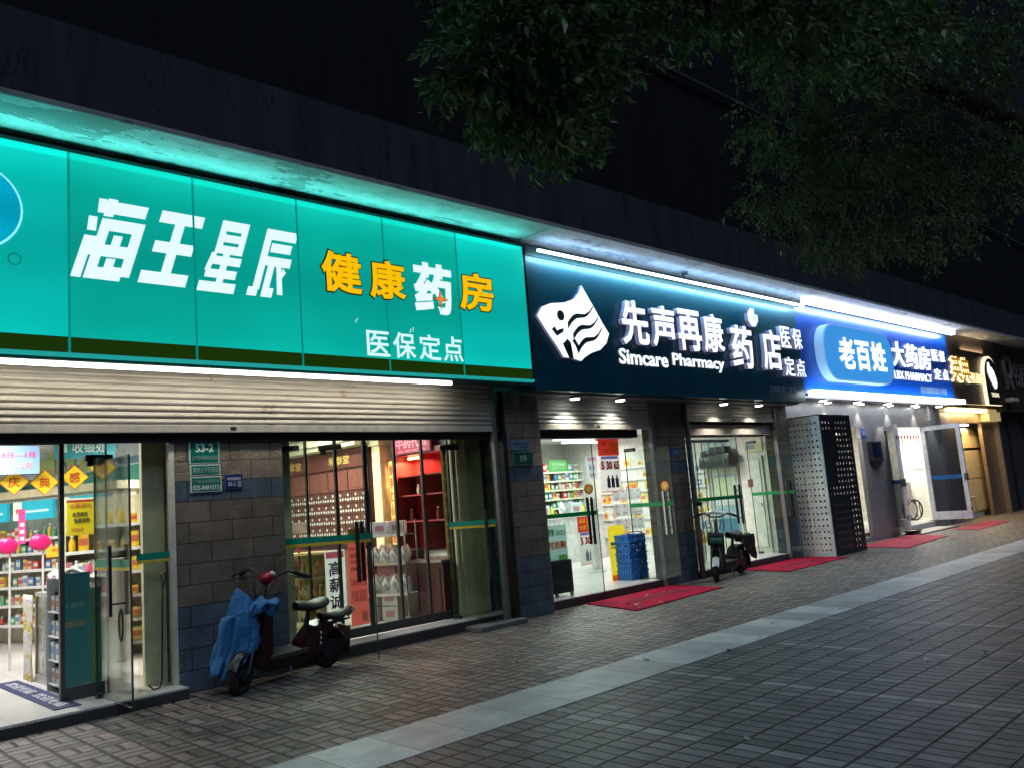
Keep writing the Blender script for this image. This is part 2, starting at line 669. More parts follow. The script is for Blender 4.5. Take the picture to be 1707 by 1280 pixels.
def m_shutter(c=(.5, .48, .43)):
    g = N('painted_slats')
    sp = g.n('ShaderNodeSeparateXYZ')
    g.l(g.pos(), sp.inputs[0])
    cx = g.n('ShaderNodeCombineXYZ')
    g.l(g.math('MULTIPLY', sp.outputs[0], 2.0), cx.inputs[0])
    g.l(g.math('MULTIPLY', sp.outputs[2], 30.0), cx.inputs[2])
    n = g.noise(1.0, 6, cx.outputs[0], 0.65)
    col = g.ramp(n, [(0.2, tuple(x * .38 for x in c)), (0.5, tuple(x * .8 for x in c)), (0.75, c)])
    rust = g.math('GREATER_THAN', g.noise(2.3, 7, rough=.7), 0.63)
    col = g.mix(g.math('MULTIPLY', rust, 0.6), col, (.2, .12, .06))
    return g.set(col, 0.48, 0.25, 0.5)


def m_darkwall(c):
    g = N('dark_streaked_render')  # dark wall colour, uneven in tall streaks
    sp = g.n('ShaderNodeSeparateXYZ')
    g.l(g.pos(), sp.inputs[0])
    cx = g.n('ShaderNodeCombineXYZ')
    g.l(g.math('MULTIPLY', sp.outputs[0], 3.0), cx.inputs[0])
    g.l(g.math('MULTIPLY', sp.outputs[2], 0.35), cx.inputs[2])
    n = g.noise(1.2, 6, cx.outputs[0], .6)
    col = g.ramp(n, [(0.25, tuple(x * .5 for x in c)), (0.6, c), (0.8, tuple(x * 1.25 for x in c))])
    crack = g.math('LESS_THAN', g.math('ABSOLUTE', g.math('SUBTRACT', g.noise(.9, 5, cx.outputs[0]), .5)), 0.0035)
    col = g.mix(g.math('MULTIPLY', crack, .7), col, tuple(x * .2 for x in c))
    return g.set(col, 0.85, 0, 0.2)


def m_lightbox(c, zlo, zhi, s=1.0):
    """translucent face lit by tubes along its top and foot: brighter there, uneven along its length"""
    g = N('backlit_acrylic')
    sp = g.n('ShaderNodeSeparateXYZ')
    g.l(g.pos(), sp.inputs[0])
    t = g.math('DIVIDE', g.math('SUBTRACT', sp.outputs[2], zlo), zhi - zlo)
    prof = g.ramp(t, [(0.0, (1.0, 1.0, 1.0)), (0.22, (.78, .78, .78)), (0.5, (.62, .62, .62)), (0.78, (.80, .80, .80)), (1.0, (1.12, 1.12, 1.12))], 'EASE')
    n = g.noise(0.8, 2)
    v = g.math('MULTIPLY_ADD', n, 0.45, 0.80)
    col = g.mix(1.0, c, prof, 'MULTIPLY')
    g.b.inputs['Base Color'].default_value = (*[x * .5 for x in c], 1)
    g.b.inputs['Roughness'].default_value = 0.25
    g.l(col, g.b.inputs['Emission Color'])
    g.l(g.math('MULTIPLY', v, s), g.b.inputs['Emission Strength'])
    return g.m


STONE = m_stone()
GLASS = glass()
GLASSG = glass((0.95, 0.96, 0.88))
BLACK = M((.018, .018, .02), .4)
DARK = M((.035, .036, .04), .5)
CHROME = M((.62, .63, .65), .22, 1.0, var=.05)
WHITEP = M((.78, .77, .74), .45)
CREAM = M((.72, .70, .58), .5)
GREYM = M((.42, .43, .46), .35, .6)

# ================================================================ the ground
b = B()
b.box(-60, 120, 5.2, 8.62, -0.3, 0.0)
structure('pavement', b, m_pavers())
b = B()
b.box(-60, 120, 4.55, 5.2, -0.3, 0.004)
structure('kerb', b, m_granite())
b = B()
b.box(-60, 120, -70, 4.55, -0.3, -0.002)
structure('plaza_paving', b, m_plaza())

# ================================================================ the building
BL = (16.0, 8.6, 0.0)
bld = thing('shop_building', 'long dark street building with overhanging painted eave above a row of five shops', 'building', BL)


def bpart(name, b, mat, parent=None, smooth=False):
    return b.make(name, mat, parent or bld, BL if parent is None else (0, 0, 0), smooth)


# sub-parts hang under a part whose origin sits at the building origin, so they use the same offset
def bsub(name, b, mat, parent, smooth=False):
    return b.make(name, mat, parent, BL, smooth)


b = B()
b.box(-12, 70, 8.51, 9.2, 5.05, 13.5)
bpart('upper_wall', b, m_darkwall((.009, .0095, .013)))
b = B()
b.box(-12, 70, 8.36, 8.418, 9.42, 9.5, .01)
bpart('ledge', b, M((.03, .028, .033), .7))
b = B()
b.box(-12, 70, 7.12, 7.4, 5.096, 5.82)
bpart('parapet', b, m_darkwall((.042, .042, .056)))
b = B()
b.box(-12, 70, 7.10, 8.5, 5.06, 5.093)
bpart('eave', b, m_peeling((.72, .74, .72), (.26, .27, .25), .555))
b = B()
b.box(-12, 70, 7.08, 7.115, 5.04, 5.085, .006)
bpart('drip_edge', b, m_peeling((.36, .37, .37), (.16, .16, .16), .62))
for x in (7.9, 11.4, 15.5, 19.6, 23.75, 27.6):  # joints across the underside of the eave
    bpart('eave_joint', B().box(x - .012, x + .012, 7.12, 8.3, 5.05, 5.059), M((.6, .61, .6), .7))
b = B()
b.box(-12, 70, 8.3, 8.498, 3.02, 5.058)
b.box(28, 70, 8.3, 8.498, 0, 3.0)
b.box(-12, 0.2, 8.1, 8.498, 0, 3.0)
bpart('front_wall', b, M((.12, .12, .125), .8))
# pillars
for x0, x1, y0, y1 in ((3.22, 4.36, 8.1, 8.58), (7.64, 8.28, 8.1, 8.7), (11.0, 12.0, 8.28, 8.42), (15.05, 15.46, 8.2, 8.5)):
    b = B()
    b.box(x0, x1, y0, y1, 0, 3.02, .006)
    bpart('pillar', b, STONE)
# header beams over the openings
b = B()
b.box(0.2, 7.55, 8.085, 8.098, 2.36, 2.46)
b.box(0.2, 3.2, 8.15, 8.3, 2.42, 3.0)
b.box(4.38, 7.62, 8.3, 8.62, 2.46, 3.0)
b.box(8.29, 10.99, 8.5, 8.66, 2.40, 3.0)
b.box(12.01, 15.04, 8.5, 8.66, 2.40, 3.0)
bpart('header_beam', b, M((.03, .03, .034), .5))
b = B()
b.box(12.02, 15.03, 8.33, 8.44, 2.42, 2.6)
bpart('pelmet', b, M((.45, .4, .36), .6))


# roller shutters
def shutter(x0, x1, y, z0, z1, mat):
    b = B()
    prof = []
    z = z0 + .055
    p = .062
    while z < z1:
        for k in range(6):
            a = k / 6
            prof.append((y - .016 * math.sin(math.pi * min(1, a * 1.18)) if a < .85 else y + .004, z + a * p))
        z += p
    s = [[b.bm.verts.new((x, py, pz)) for py, pz in prof] for x in (x0, x1)]
    for i in range(len(prof) - 1):
        b.bm.faces.new((s[0][i], s[1][i], s[1][i + 1], s[0][i + 1]))
    sh = bpart('roller_shutter', b, mat, smooth=True)
    b = B()
    b.box(x0, x1, y - .022, y + .02, z0 - .02, z0 + .055, .005)
    bsub('bottom_bar', b, M((.48, .45, .4), .5, .3), sh)
    b = B()
    xm = (x0 + x1) / 2
    b.box(xm - .03, xm + .03, y - .027, y - .0225, z0 + .005, z0 + .035)
    bsub('lock', b, BLACK, sh)
    for x in (x0 - .03, x1 + .03):
        bsub('guide_rail', B().box(x - .028, x + .028, y - .04, y + .04, 0.02, z1, .004), M((.2, .2, .21), .45, .5), sh)


shutter(0.25, 7.32, 8.03, 2.47, 3.05, m_shutter((.43, .395, .335)))
shutter(8.36, 10.93, 8.2, 2.52, 3.03, m_shutter((.55, .56, .54)))
shutter(12.07, 14.98, 8.24, 2.66, 3.03, m_shutter((.52, .48, .42)))

# steps and shop floors
b = B()
b.box(0.2, 3.21, 7.86, 8.5, 0.0, 0.085, .004)
b.box(4.37, 7.63, 8.16, 8.5, 0.0, 0.11, .004)
b.box(8.29, 10.99, 8.26, 8.5, 0.0, 0.11, .004)
b.box(12.01, 15.04, 8.26, 8.5, 0.0, 0.11, .004)
bpart('step', b, M((.045, .045, .05), .45))
g = N('pale_floor_tiles')
brk = g.n('ShaderNodeTexBrick')
brk.offset = 0
brk.inputs['Scale'].default_value = 1
brk.inputs['Brick Width'].default_value = .6
brk.inputs['Row Height'].default_value = .6
brk.inputs['Mortar Size'].default_value = .003
brk.inputs['Color1'].default_value = (.70, .69, .66, 1)
brk.inputs['Color2'].default_value = (.74, .73, .70, 1)
brk.inputs['Mortar'].default_value = (.5, .49, .47, 1)
g.l(g.pos(), brk.inputs['Vector'])
FLOORM = g.set(g.mix(1.0, brk.outputs[0], g.ramp(g.noise(2, 5), [(.3, (.86, .86, .86)), (.7, (1, 1, 1))]), 'MULTIPLY'), 0.22, 0, .5)
b = B()
b.box(0.2, 3.21, 7.88, 8.52, .0855, .1)
b.box(0.2, 7.63, 8.52, 15, 0, .1)
b.box(4.37, 7.63, 8.2, 8.52, .1105, .118)
b.box(8.0, 15.5, 8.52, 14.2, 0, .12)
b.box(8.29, 10.99, 8.28, 8.52, .1105, .119)
b.box(12.01, 15.04, 8.28, 8.52, .1105, .119)
b.box(15.5, 24.2, 8.5, 12, 0, .17)
b.box(24.2, 28.0, 8.5, 11, 0, .16)
bpart('shop_floor', b, FLOORM)
b = B()
b.box(0.2, 7.75, 8.52, 15, 2.95, 3.01)
b.box(7.8, 15.5, 8.67, 14.2, 2.8, 3.01)
b.box(15.5, 24.2, 8.5, 12, 2.9, 3.01)
b.box(24.2, 28.0, 8.5, 11, 2.9, 3.01)
bpart('ceiling', b, M((.8, .8, .78), .7))
b = B()
b.box(0.0, 0.2, 8.5, 15, .1, 3)
b.box(0.0, 7.8, 15, 15.2, .1, 3)
b.box(7.64, 7.8, 8.7, 15, .1, 2.94)
b.box(7.8, 15.5, 14.2, 14.4, .1, 3)
b.box(7.8, 7.95, 8.7, 14.2, .1, 2.79)
b.box(15.32, 15.5, 8.51, 14.2, .1, 2.79)
b.box(15.5, 24.2, 12, 12.2, .1, 3)
b.box(24.05, 24.2, 8.5, 12, .1, 2.9)
b.box(24.2, 28, 11, 11.2, .1, 3)
bpart('inner_wall', b, M((.78, .76, .70), .7))


# ---------------------------------------------------------------- frameless glass doors
def leaf(p, q, z0, z1, band=(1.29,), bandc=((.0, .26, .16), (.62, .5, .02)), hs=1.0, handle=(.85, 1.45), hx=.86, hcol=None, label=None, sticker=None, closer=True):
    """one glass leaf from the hinge foot p to the free foot q"""
    p, q = Vector((*p, 0)), Vector((*q, 0))
    d = q - p
    L = d.length
    ang = math.atan2(d.y, d.x)
    mt = Matrix.Translation(p) @ Matrix.Rotation(ang, 4, 'Z')

    def mk(b, name, mat, parent):
        bmesh.ops.transform(b.bm, matrix=mt, verts=b.bm.verts)
        return bsub(name, b, mat, parent) if parent is not None else bpart(name, b, mat)
    lf = mk(B().box(0, L, -.006, .006, z0, z1), 'glass_door', GLASS, None)
    if label:
        lf['label'] = label
    for x in (0, L - .003):
        mk(B().box(x - .004, x + .006, -.008, .008, z0, z1), 'glass_edge', M((.05, .10, .08), .2), lf)
    zb = band[0]
    for sgn in (-1, 1):
        y0, y1 = (-.0085, -.0065) if sgn < 0 else (.0065, .0085)
        mk(B().box(.01, L - .012, y0, y1, zb, zb + .062), 'safety_band', M(bandc[0], .4), lf)
        if bandc[1]:
            mk(B().box(.01, L - .012, y0, y1, zb - .028, zb - .002), 'safety_band', M(bandc[1], .4), lf)
    if handle:
        x = L * hx
        for y in (-.07, .07):
            h = B()
            h.box(x - .019, x + .019, y - .014, y + .014, handle[0], handle[1], .004)
            for z in (handle[0] + .1, handle[1] - .1):
                h.cyl((x, 0, z), (x, y, z), .009, seg=8)
            mk(h, 'handle', hcol or BLACK, lf)
    if closer:
        mk(B().box(.0, .20, -.03, .03, z1 - .02, z1 + .035, .003), 'pivot_clamp', BLACK, lf)
        mk(B().box(.0, .10, -.02, .02, z0 - .02, z0 + .03, .003), 'pivot_clamp', BLACK, lf)
    if sticker:
        mk(B().cyl((sticker[0] * L, -.0072, sticker[1]), (sticker[0] * L, -.011, sticker[1]), .075, seg=24), 'round_sticker', M((.75, .26, .02), .5), lf)
        mk(B().cyl((sticker[0] * L, -.0112, sticker[1]), (sticker[0] * L, -.0125, sticker[1]), .04, seg=20), 'sticker_print', M((.75, .55, .2), .5), lf)
    return lf


TEALB = ((.0, .27, .19), (.66, .5, .03))
GRNB = ((.0, .24, .06), None)
leaf((2.56, 8.32), (2.56, 7.42), .11, 2.2, (1.25,), TEALB, handle=(.84, 1.44), hx=.66)
leaf((4.42, 8.24), (5.0, 7.45), .05, 2.28, (1.27,), TEALB, handle=(.84, 1.46), hx=.86)
leaf((6.88, 8.5), (7.14, 7.86), .13, 2.3, (1.27,), TEALB, handle=(.86, 1.46), hx=.84)
leaf((8.4, 8.62), (9.42, 8.16), .13, 2.38, (1.24,), GRNB, handle=(.82, 1.5), hx=.9, sticker=(.9, 1.62))
leaf((10.92, 8.74), (10.92, 7.86), .13, 2.2, (1.27,), GRNB, handle=(.82, 1.5), hx=.84, hcol=CHROME, sticker=(.84, 1.58))
leaf((12.06, 8.6), (13.25, 8.06), .13, 2.34, (1.26,), GRNB, handle=(.82, 1.5), hx=.93)
leaf((15.0, 8.9), (15.0, 7.98), .13, 2.3, (1.25,), GRNB, handle=(.82, 1.5), hx=.88)

# overhead closers
for x0, y0, z0, a in ((2.47, 8.30, 2.22, 0), (4.70, 7.92, 2.235, -.9), (6.76, 8.42, 2.25, -.5)):
    b = B().box(0, .24, -.03, .03, 0, .055, .003, Matrix.Translation((x0, y0, z0)) @ Matrix.Rotation(a, 4, 'Z'))
    b.box(.02, .07, -.02, .02, -.05, -.0005, .003, Matrix.Translation((x0, y0, z0)) @ Matrix.Rotation(a, 4, 'Z'))
    bpart('door_closer', b, BLACK)
# fixed glazing: side pane of the first opening and the sliding screen of the second
b = B().box(2.86, 3.2, 8.14, 8.152, .1, 2.42)
sp_ = bpart('side_pane', b, GLASSG)
bsub('safety_band', B().box(2.86, 3.2, 8.136, 8.1385, 1.27, 1.332), M(TEALB[0], .4), sp_)
bsub('safety_band', B().box(2.86, 3.2, 8.136, 8.1385, 1.242, 1.268), M(TEALB[1], .4), sp_)
b = B()
b.box(3.0, 3.21, 8.36, 8.42, .1, 2.42)
bpart('reveal_panel', b, M((.80, .80, .66), .5))
b = B()
b.box(3.165, 3.215, 8.1, 8.17, .1, 2.42)
bpart('reveal_post', b, M((.62, .60, .50), .5))
b = B().box(2.30, 2.70, 8.42, 8.43, .2, 2.4)
sl_ = bpart('sliding_door', b, GLASS)
b = B()
b.box(2.285, 2.325, 8.40, 8.45, .1, 2.42)
b.box(2.685, 2.70, 8.41, 8.44, .1, 2.42)
b.box(2.326, 2.659, 8.41, 8.44, .1, .215)
b.box(1.0, 2.284, 8.40, 8.45, 2.385, 2.42)
bsub('frame', b, M((.05, .052, .055), .4), sl_)

b = B().box(4.62, 7.04, 8.60, 8.61, .2, 2.46)
sl2 = bpart('sliding_door', b, GLASS)
b = B()
for x, wd in ((4.62, .025), (4.92, .022), (5.31, .032), (5.72, .05), (6.16, .032), (6.59, .032), (7.02, .03)):
    b.box(x - wd / 2, x + wd / 2, 8.588, 8.622, .118, 2.46)
b.box(4.64, 7.0, 8.58, 8.63, .12, .22)
b.box(4.64, 7.0, 8.58, 8.63, 2.42, 2.459)
bsub('frame', b, M((.03, .03, .033), .4), sl2)
b = B()
b.box(4.38, 4.62, 8.42, 8.46, .118, 2.46)
bpart('reveal_panel', b, M((.52, .56, .40), .5))
b = B()
b.box(7.06, 7.12, 8.56, 8.66, .118, 2.46)
b.box(7.16, 7.60, 8.6, 8.66, .118, 2.46)
bpart('reveal_post', b, M((.85, .83, .52), .5))
b = B().box(7.13, 7.5, 8.38, 8.39, .118, 2.4)
bpart('side_pane', b, GLASSG)
b = B()
b.box(7.48, 7.56, 8.0, 8.1, 0, 2.46)
b.box(7.565, 7.6, 8.06, 8.14, 0, 3.0)
bpart('jamb', b, BLACK)
# small loose slab in front of the right-hand pane
b = B().box(6.75, 7.55, 7.86, 8.158, 0, .06, .008)
bpart('step', b, M((.16, .155, .15), .7))

# ---------------------------------------------------------------- third shop front: grey metal cladding
b = B()
b.box(15.47, 24.3, 8.26, 8.299, 2.56, 3.12)
b.box(18.72, 20.15, 8.2, 8.299, .0, 2.558)
b.box(22.6, 23.6, 8.26, 8.299, .0, 2.558)
b.box(15.47, 17.2, 8.26, 8.299, 0, 2.558)
bpart('metal_cladding', b, M((.33, .33, .35), .4, .5, var=.1))
b = B()
b.box(23.6, 24.32, 8.16, 8.3, 0, 3.1)
bpart('pillar', b, M((.17, .16, .2), .4, .3))
b = B()
b.box(17.2, 18.715, 8.6, 8.66, .17, 2.56)
bpart('inner_wall', b, M((.62, .58, .5), .6))
b = B()
b.box(15.5, 18.72, 8.27, 8.5, 0, .10)
b.box(20.15, 22.6, 8.27, 8.5, 0, .165)
b.prism([(20.2, 0.0), (22.6, 0.0), (22.6, .03), (20.2, .03)], 7.75, 8.265)
bpart('step', b, M((.3, .3, .3), .6))
# ramp of striped boards below the open door
b = B()
for k in range(7):
    x = 20.3 + k * .33
    b.prismz([(x, 8.26), (x + .18, 8.26), (x + .02, 7.8), (x - .16, 7.8)], .0305, .036)
bpart('ramp_stripe', b, M((.62, .58, .5), .6))


def framed_leaf(p, q, z0, z1, label):
    p, q = Vector((*p, 0)), Vector((*q, 0))
    d = q - p
    L = d.length
    mt = Matrix.Translation(p) @ Matrix.Rotation(math.atan2(d.y, d.x), 4, 'Z')

    def mk(b, name, mat, parent=None):
        bmesh.ops.transform(b.bm, matrix=mt, verts=b.bm.verts)
        return bsub(name, b, mat, parent) if parent is not None else bpart(name, b, mat)
    f = B()
    t = .11
    f.box(0, t, -.03, .03, z0, z1, .004)
    f.box(L - t, L, -.03, .03, z0, z1, .004)
    f.box(t + .001, L - t - .001, -.029, .029, z0, z0 + .2, .004)
    f.box(t + .001, L - t - .001, -.029, .029, z1 - t, z1, .004)
    fr = mk(f, 'framed_door', M((.74, .75, .80), .35), None)
    fr['label'] = label
    mk(B().box(t, L - t, -.004, .004, z0 + .2, z1 - t), 'pane', glass((.75, .78, .8)), fr)
    mk(B().box(t, L - t, -.008, -.0055, z0 + 1.0, z0 + 1.1), 'safety_band', M((.02, .14, .4), .4), fr)
    mk(B().box(L - .05, L + .012, -.05, .05, z0 + .95, z0 + 1.12, .004), 'handle', M((.3, .3, .32), .3, .8), fr)
    h = B()
    for z in (z0 + .25, z1 - .3):
        h.cyl((L + .008, -.02, z - .04), (L + .008, -.02, z + .04), .016, seg=10)
    mk(h, 'hinge', DARK, fr)


framed_leaf((22.5, 8.3), (22.42, 7.32), .2, 2.56, 'wide open white framed glass leaf')
framed_leaf((20.22, 8.3), (19.5, 7.71), .2, 2.56, 'white framed glass leaf seen nearly edge on')

# ---------------------------------------------------------------- fourth front: bronze cladding, and dark fifth front
b = B()
b.box(24.33, 28.0, 8.2, 8.298, 2.68, 3.14)
b.box(24.33, 25.1, 8.2, 8.298, 0, 2.678)
b.box(26.9, 28.0, 8.2, 8.298, 0, 2.678)
bpart('bronze_cladding', b, M((.36, .28, .2), .3, .75, var=.06))
b = B()
b.box(27.96, 28.08, 8.05, 8.298, 0, 3.14)
bpart('jamb', b, M((.34, .28, .22), .35, .5))
b = B()
b.box(25.15, 25.9, 8.7, 8.76, .16, 2.68)
bpart('inner_wall', b, M((.5, .36, .17), .5))
b = B()
b.box(28.1, 60, 8.22, 8.298, 0, 2.9)
for k in range(10):
    b.box(29.3 + k * 1.6, 29.42 + k * 1.6, 8.16, 8.218, 0, 2.9)
bpart('dark_frontage', b, M((.05, .045, .055), .35))

# ================================================================ shop signs
WLIT = M((.80, .95, 1.0), .3, emit=.96)
WLIT2 = M((.92, .97, 1.0), .3, emit=1.25)
TUBE = M((.80, .93, 1.0), .3, emit=7.0)
TUBEW = M((1.0, .95, .86), .3, emit=7.0)


def strokes(name, rects, box, y, mat, parent, off, shear=0.0, depth=.006, grow=0.0):
    """character from straight strokes given as (u0, u1, v0, v1) or polygons on a 100 x 100 cell"""
    x0, x1, z0, z1 = box
    wz = z1 - z0
    wx = (x1 - x0) - shear * wz
    b = B()
    for i, r in enumerate(rects):
        pts = [(r[0] - 1.8, r[2] - 1.5), (r[1] + 1.8, r[2] - 1.5), (r[1] + 1.8, r[3] + 1.5), (r[0] - 1.8, r[3] + 1.5)] if not isinstance(r[0], tuple) else list(r)
        P = [(x0 + u / 100 * wx + shear * v / 100 * wz, z0 + v / 100 * wz) for u, v in pts]
        dd = i * .0004
        b.prism(P, y - dd - grow, y + depth)
    return b.make(name, mat, parent, off)


# ---- first sign: long turquoise light box
S1 = (4.0, 7.8, 3.06)
s1 = thing('sign_board', 'turquoise backlit shop sign of seven panels with white and yellow characters', 'shop sign', S1)
xs = [0.0, 1.06, 2.18, 3.3, 4.43, 5.54, 6.65, 7.84]
TEAL = m_lightbox((.002, .44, .355), 3.1, 4.93)
TEAL2 = m_lightbox((.002, .54, .47), 3.1, 4.93)
for i in range(7):
    B().box(xs[i] + .006, xs[i + 1] - .006, 7.70, 7.86, 3.245, 4.93, .003).make('panel', TEAL2 if i in (0, 1, 6) else TEAL, s1, S1)
    B().box(xs[i] + .006, xs[i + 1] - .006, 7.701, 7.86, 3.105, 3.2445).make('foot_band', M((.014, .045, .001), .35, emit=.6), s1, S1)
for x in xs[1:-1]:
    B().box(x - .010, x + .010, 7.6965, 7.6995, 3.1, 4.93).make('panel_joint', M((.0, .22, .185), .4, emit=1.0), s1, S1)
b = B()
b.box(0, 7.86, 7.69, 7.9, 3.072, 3.1045)
b.make('lower_trim', M((.02, .5, .46), .4, emit=.6), s1, S1)
b = B()
b.box(0, 7.87, 7.72, 8.0, 4.932, 4.97)
b.box(7.842, 7.872, 7.72, 8.0, 3.08, 4.931)
b.box(0, 7.86, 7.74, 8.02, 3.05, 3.071)
b.make('casing', M((.02, .09, .085), .5), s1, S1)
b = B()  # dark strip standing in for the shaded gap between box and eave
b.box(0, 7.87, 7.86, 8.0, 4.971, 5.055)
b.make('gap_shade', M((.015, .03, .03), .7), s1, S1)
yc = 7.699
strokes('lettering', [[(8, 82), (24, 82), (19, 100), (3, 100)], [(0, 58), (16, 58), (11, 76), (-5, 76)], (0, 14, 0, 50), (14, 30, 37, 50), (24, 96, 84, 97), (22, 36, 80, 100), (22, 37, 0, 74), (37, 100, 62, 74), (84, 100, 6, 62), (16, 84, 29, 41), (37, 66, 0, 12), (52, 65, 41, 54), (52, 65, 12, 24), (66, 84, 0, 14)], (2.2, 2.89, 3.80, 4.55), yc, WLIT, s1, S1, .3)
strokes('lettering', [(6, 100, 86, 100), (10, 94, 44, 57), (0, 100, 0, 14), (42, 60, 14, 86)], (2.77, 3.41, 3.815, 4.53), yc, WLIT, s1, S1, .3)
strokes('lettering', [(20, 96, 88, 100), (20, 34, 55, 88), (82, 96, 55, 88), (34, 82, 72, 80), (34, 82, 55, 64), (16, 98, 39, 48), (10, 94, 20, 29), (0, 100, 0, 11), (46, 61, 11, 55), [(4, 28), (18, 28), (26, 54), (12, 54)]], (3.32, 3.90, 3.805, 4.54), yc, WLIT, s1, S1, .3)
strokes('lettering', [(12, 100, 87, 100), (12, 28, 10, 87), (0, 24, 0, 10), (36, 92, 68, 79), (28, 100, 47, 58), (40, 55, 0, 47), (55, 68, 0, 11), [(62, 47), (76, 47), (100, 4), (84, 4)], [(80, 20), (94, 38), (84, 44), (72, 28)]], (3.83, 4.43, 3.815, 4.535), yc, WLIT, s1, S1, .3)
GOLD = M((.98, .52, .0), .35, emit=.95)
GOLDD = M((.10, .16, .02), .5)
for ch, bx in (('健', (4.68, 5.24, 3.93, 4.44)), ('康', (5.3, 5.85, 3.92, 4.43)), ('房', (6.63, 7.25, 3.92, 4.46))):
    text('letter_outline', ch, bx, 7.695, GOLDD, s1, .05, .004, S1)
    e = .022
    text('lettering', ch, (bx[0] + e, bx[1] - e, bx[2] + e, bx[3] - e), 7.685, GOLD, s1, .026, .0095, S1)
text('lettering', '药', (5.95, 6.54, 3.84, 4.47), 7.69, WLIT, s1, .036, .01, S1)
st = [(math.sin(k * math.pi / 4) * (.125 if k % 2 == 0 else .035), math.cos(k * math.pi / 4) * (.13 if k % 2 == 0 else .035)) for k in range(8)]
B().prism([(6.335 + x * 1.06, 4.03 + z * 1.06) for x, z in st], 7.682, 7.6835).make('star_outline', M((.25, .06, .01), .5), s1, S1)
B().prism([(6.335 + x * .82, 4.03 + z * .82) for x, z in st], 7.678, 7.6815).make('star', M((.95, .25, .03), .4, emit=.9), s1, S1)
for ch, bx in zip('医保定点', ((5.24, 5.55, 3.27, 3.56), (5.6, 5.92, 3.265, 3.57), (5.97, 6.3, 3.265, 3.575), (6.335, 6.65, 3.27, 3.58))):
    text('lettering', ch, bx, 7.695, M((.7, .95, .95), .3, emit=.95), s1, .012, .006, S1)
# round emblem at the far left, and scuffs
b = B()
b.cyl((1.44, 7.69, 4.3), (1.44, 7.70, 4.3), .38, seg=48)
b.make('emblem_rim', M((.3, .85, .95), .3, emit=1.0), s1, S1)
b = B()
b.cyl((1.44, 7.683, 4.3), (1.44, 7.6885, 4.3), .362, seg=48)
b.make('emblem', m_lightbox((.0, .42, .62), 3.9, 4.7, 1.05), s1, S1)
b = B()
b.torus((1.76, 7.698, 3.88), .048, .003, 'Y', 28, 6)
b.make('scratch', M((.0, .2, .2), .5), s1, S1)
b = B()
b.box(1.5, 1.506, 7.6985, 7.7, 3.5, 3.52)
for x, z, a in ((5.12, 3.66, .6), (5.86, 3.6, .5), (5.9, 3.62, .3)):
    b.box(-.006, .006, -.001, .001, -.03, .03, mtx=Matrix.Translation((x, 7.698, z)) @ Matrix.Rotation(a, 4, 'Y'))
b.make('scuff', M((.6, .9, .9), .4, emit=.7), s1, S1)
# tube under the box
b = B()
b.cyl((0.2, 7.755, 3.012), (6.47, 7.755, 3.012), .022, seg=10)
b.make('light_tube', M((1.0, .97, .9), .3, emit=5.0), s1, S1)
B().box(0.2, 6.47, 7.725, 7.785, 3.036, 3.0495).make('tube_batten', M((.5, .5, .48), .5), s1, S1)
area('tube_light', s1, (3.4 - S1[0], 7.745 - S1[1], 2.985 - S1[2]), 6.2, .05, 24, (1.0, .92, .78), (R(20), 0, 0), 170)
area('added_eave_glow', s1, (3.9 - S1[0], 7.66 - S1[1], 4.84 - S1[2]), 7.7, .05, 15, (.12, 1.0, .92), (R(205), 0, 0), 175)  # added lamp without a fixture, brightens the eave underside

# ---- second sign: dark green board with white raised characters, tubes above, downlights below
S2 = (11.7, 7.9, 2.98)
s2 = thing('sign_board', 'dark green shop sign with white flag emblem and raised white characters', 'shop sign', S2)
g = N('dark_green_board')
GRN = g.set(g.ramp(g.noise(3, 4), [(.3, (.0025, .048, .078)), (.7, (.0035, .062, .098))]), .33, .0, .5)
b = B()
for i in range(7):
    x0, x1 = 7.93 + i * 1.075, 7.93 + (i + 1) * 1.075
    b.box(x0 + .0015, x1 - .0015, 7.75, 7.9, 2.98, 4.84)
b.make('board', GRN, s2, S2)
B().box(7.93, 15.45, 7.74, 8.05, 4.845, 4.98).make('top_casing', M((.01, .05, .055), .4), s2, S2)
b = B()
b.box(7.93, 15.45, 7.9, 8.3, 2.955, 2.99)
b.make('canopy', M((.16, .18, .19), .4), s2, S2)
b = B()
b2 = B()
for i in range(7):
    x0 = 8.04 + i * 1.075
    b.cyl((x0, 7.60, 4.885), (x0 + 1.05, 7.60, 4.885), .021, seg=10)
    b2.box(x0, x0 + 1.05, 7.58, 7.62, 4.907, 4.925)
    b2.box(x0 + 1.055, x0 + 1.068, 7.59, 7.745, 4.89, 4.91)
b.make('light_tube', TUBE, s2, S2)
b2.make('tube_bracket', M((.05, .08, .09), .4), s2, S2)
area('tube_light', s2, (11.8 - S2[0], 7.60 - S2[1], 4.86 - S2[2]), 7.4, .04, 75, (.30, .78, 1.0), (R(38), 0, 0), 165)
area('tube_uplight', s2, (11.8 - S2[0], 7.57 - S2[1], 4.93 - S2[2]), 7.4, .04, 12, (.34, .60, 1.0), (R(180), 0, 0), 175)
SIDE = M((.34, .36, .62), .4, emit=.35)


def raised(ch, bx, parent, off, y=7.66, depth=.085, bold=.026, front=WLIT2, side=SIDE):
    t = text('letter_side', ch, bx, y + .003, side, parent, bold, depth, off)
    text('lettering', ch, bx, y, front, parent, bold - .004, .003, off)


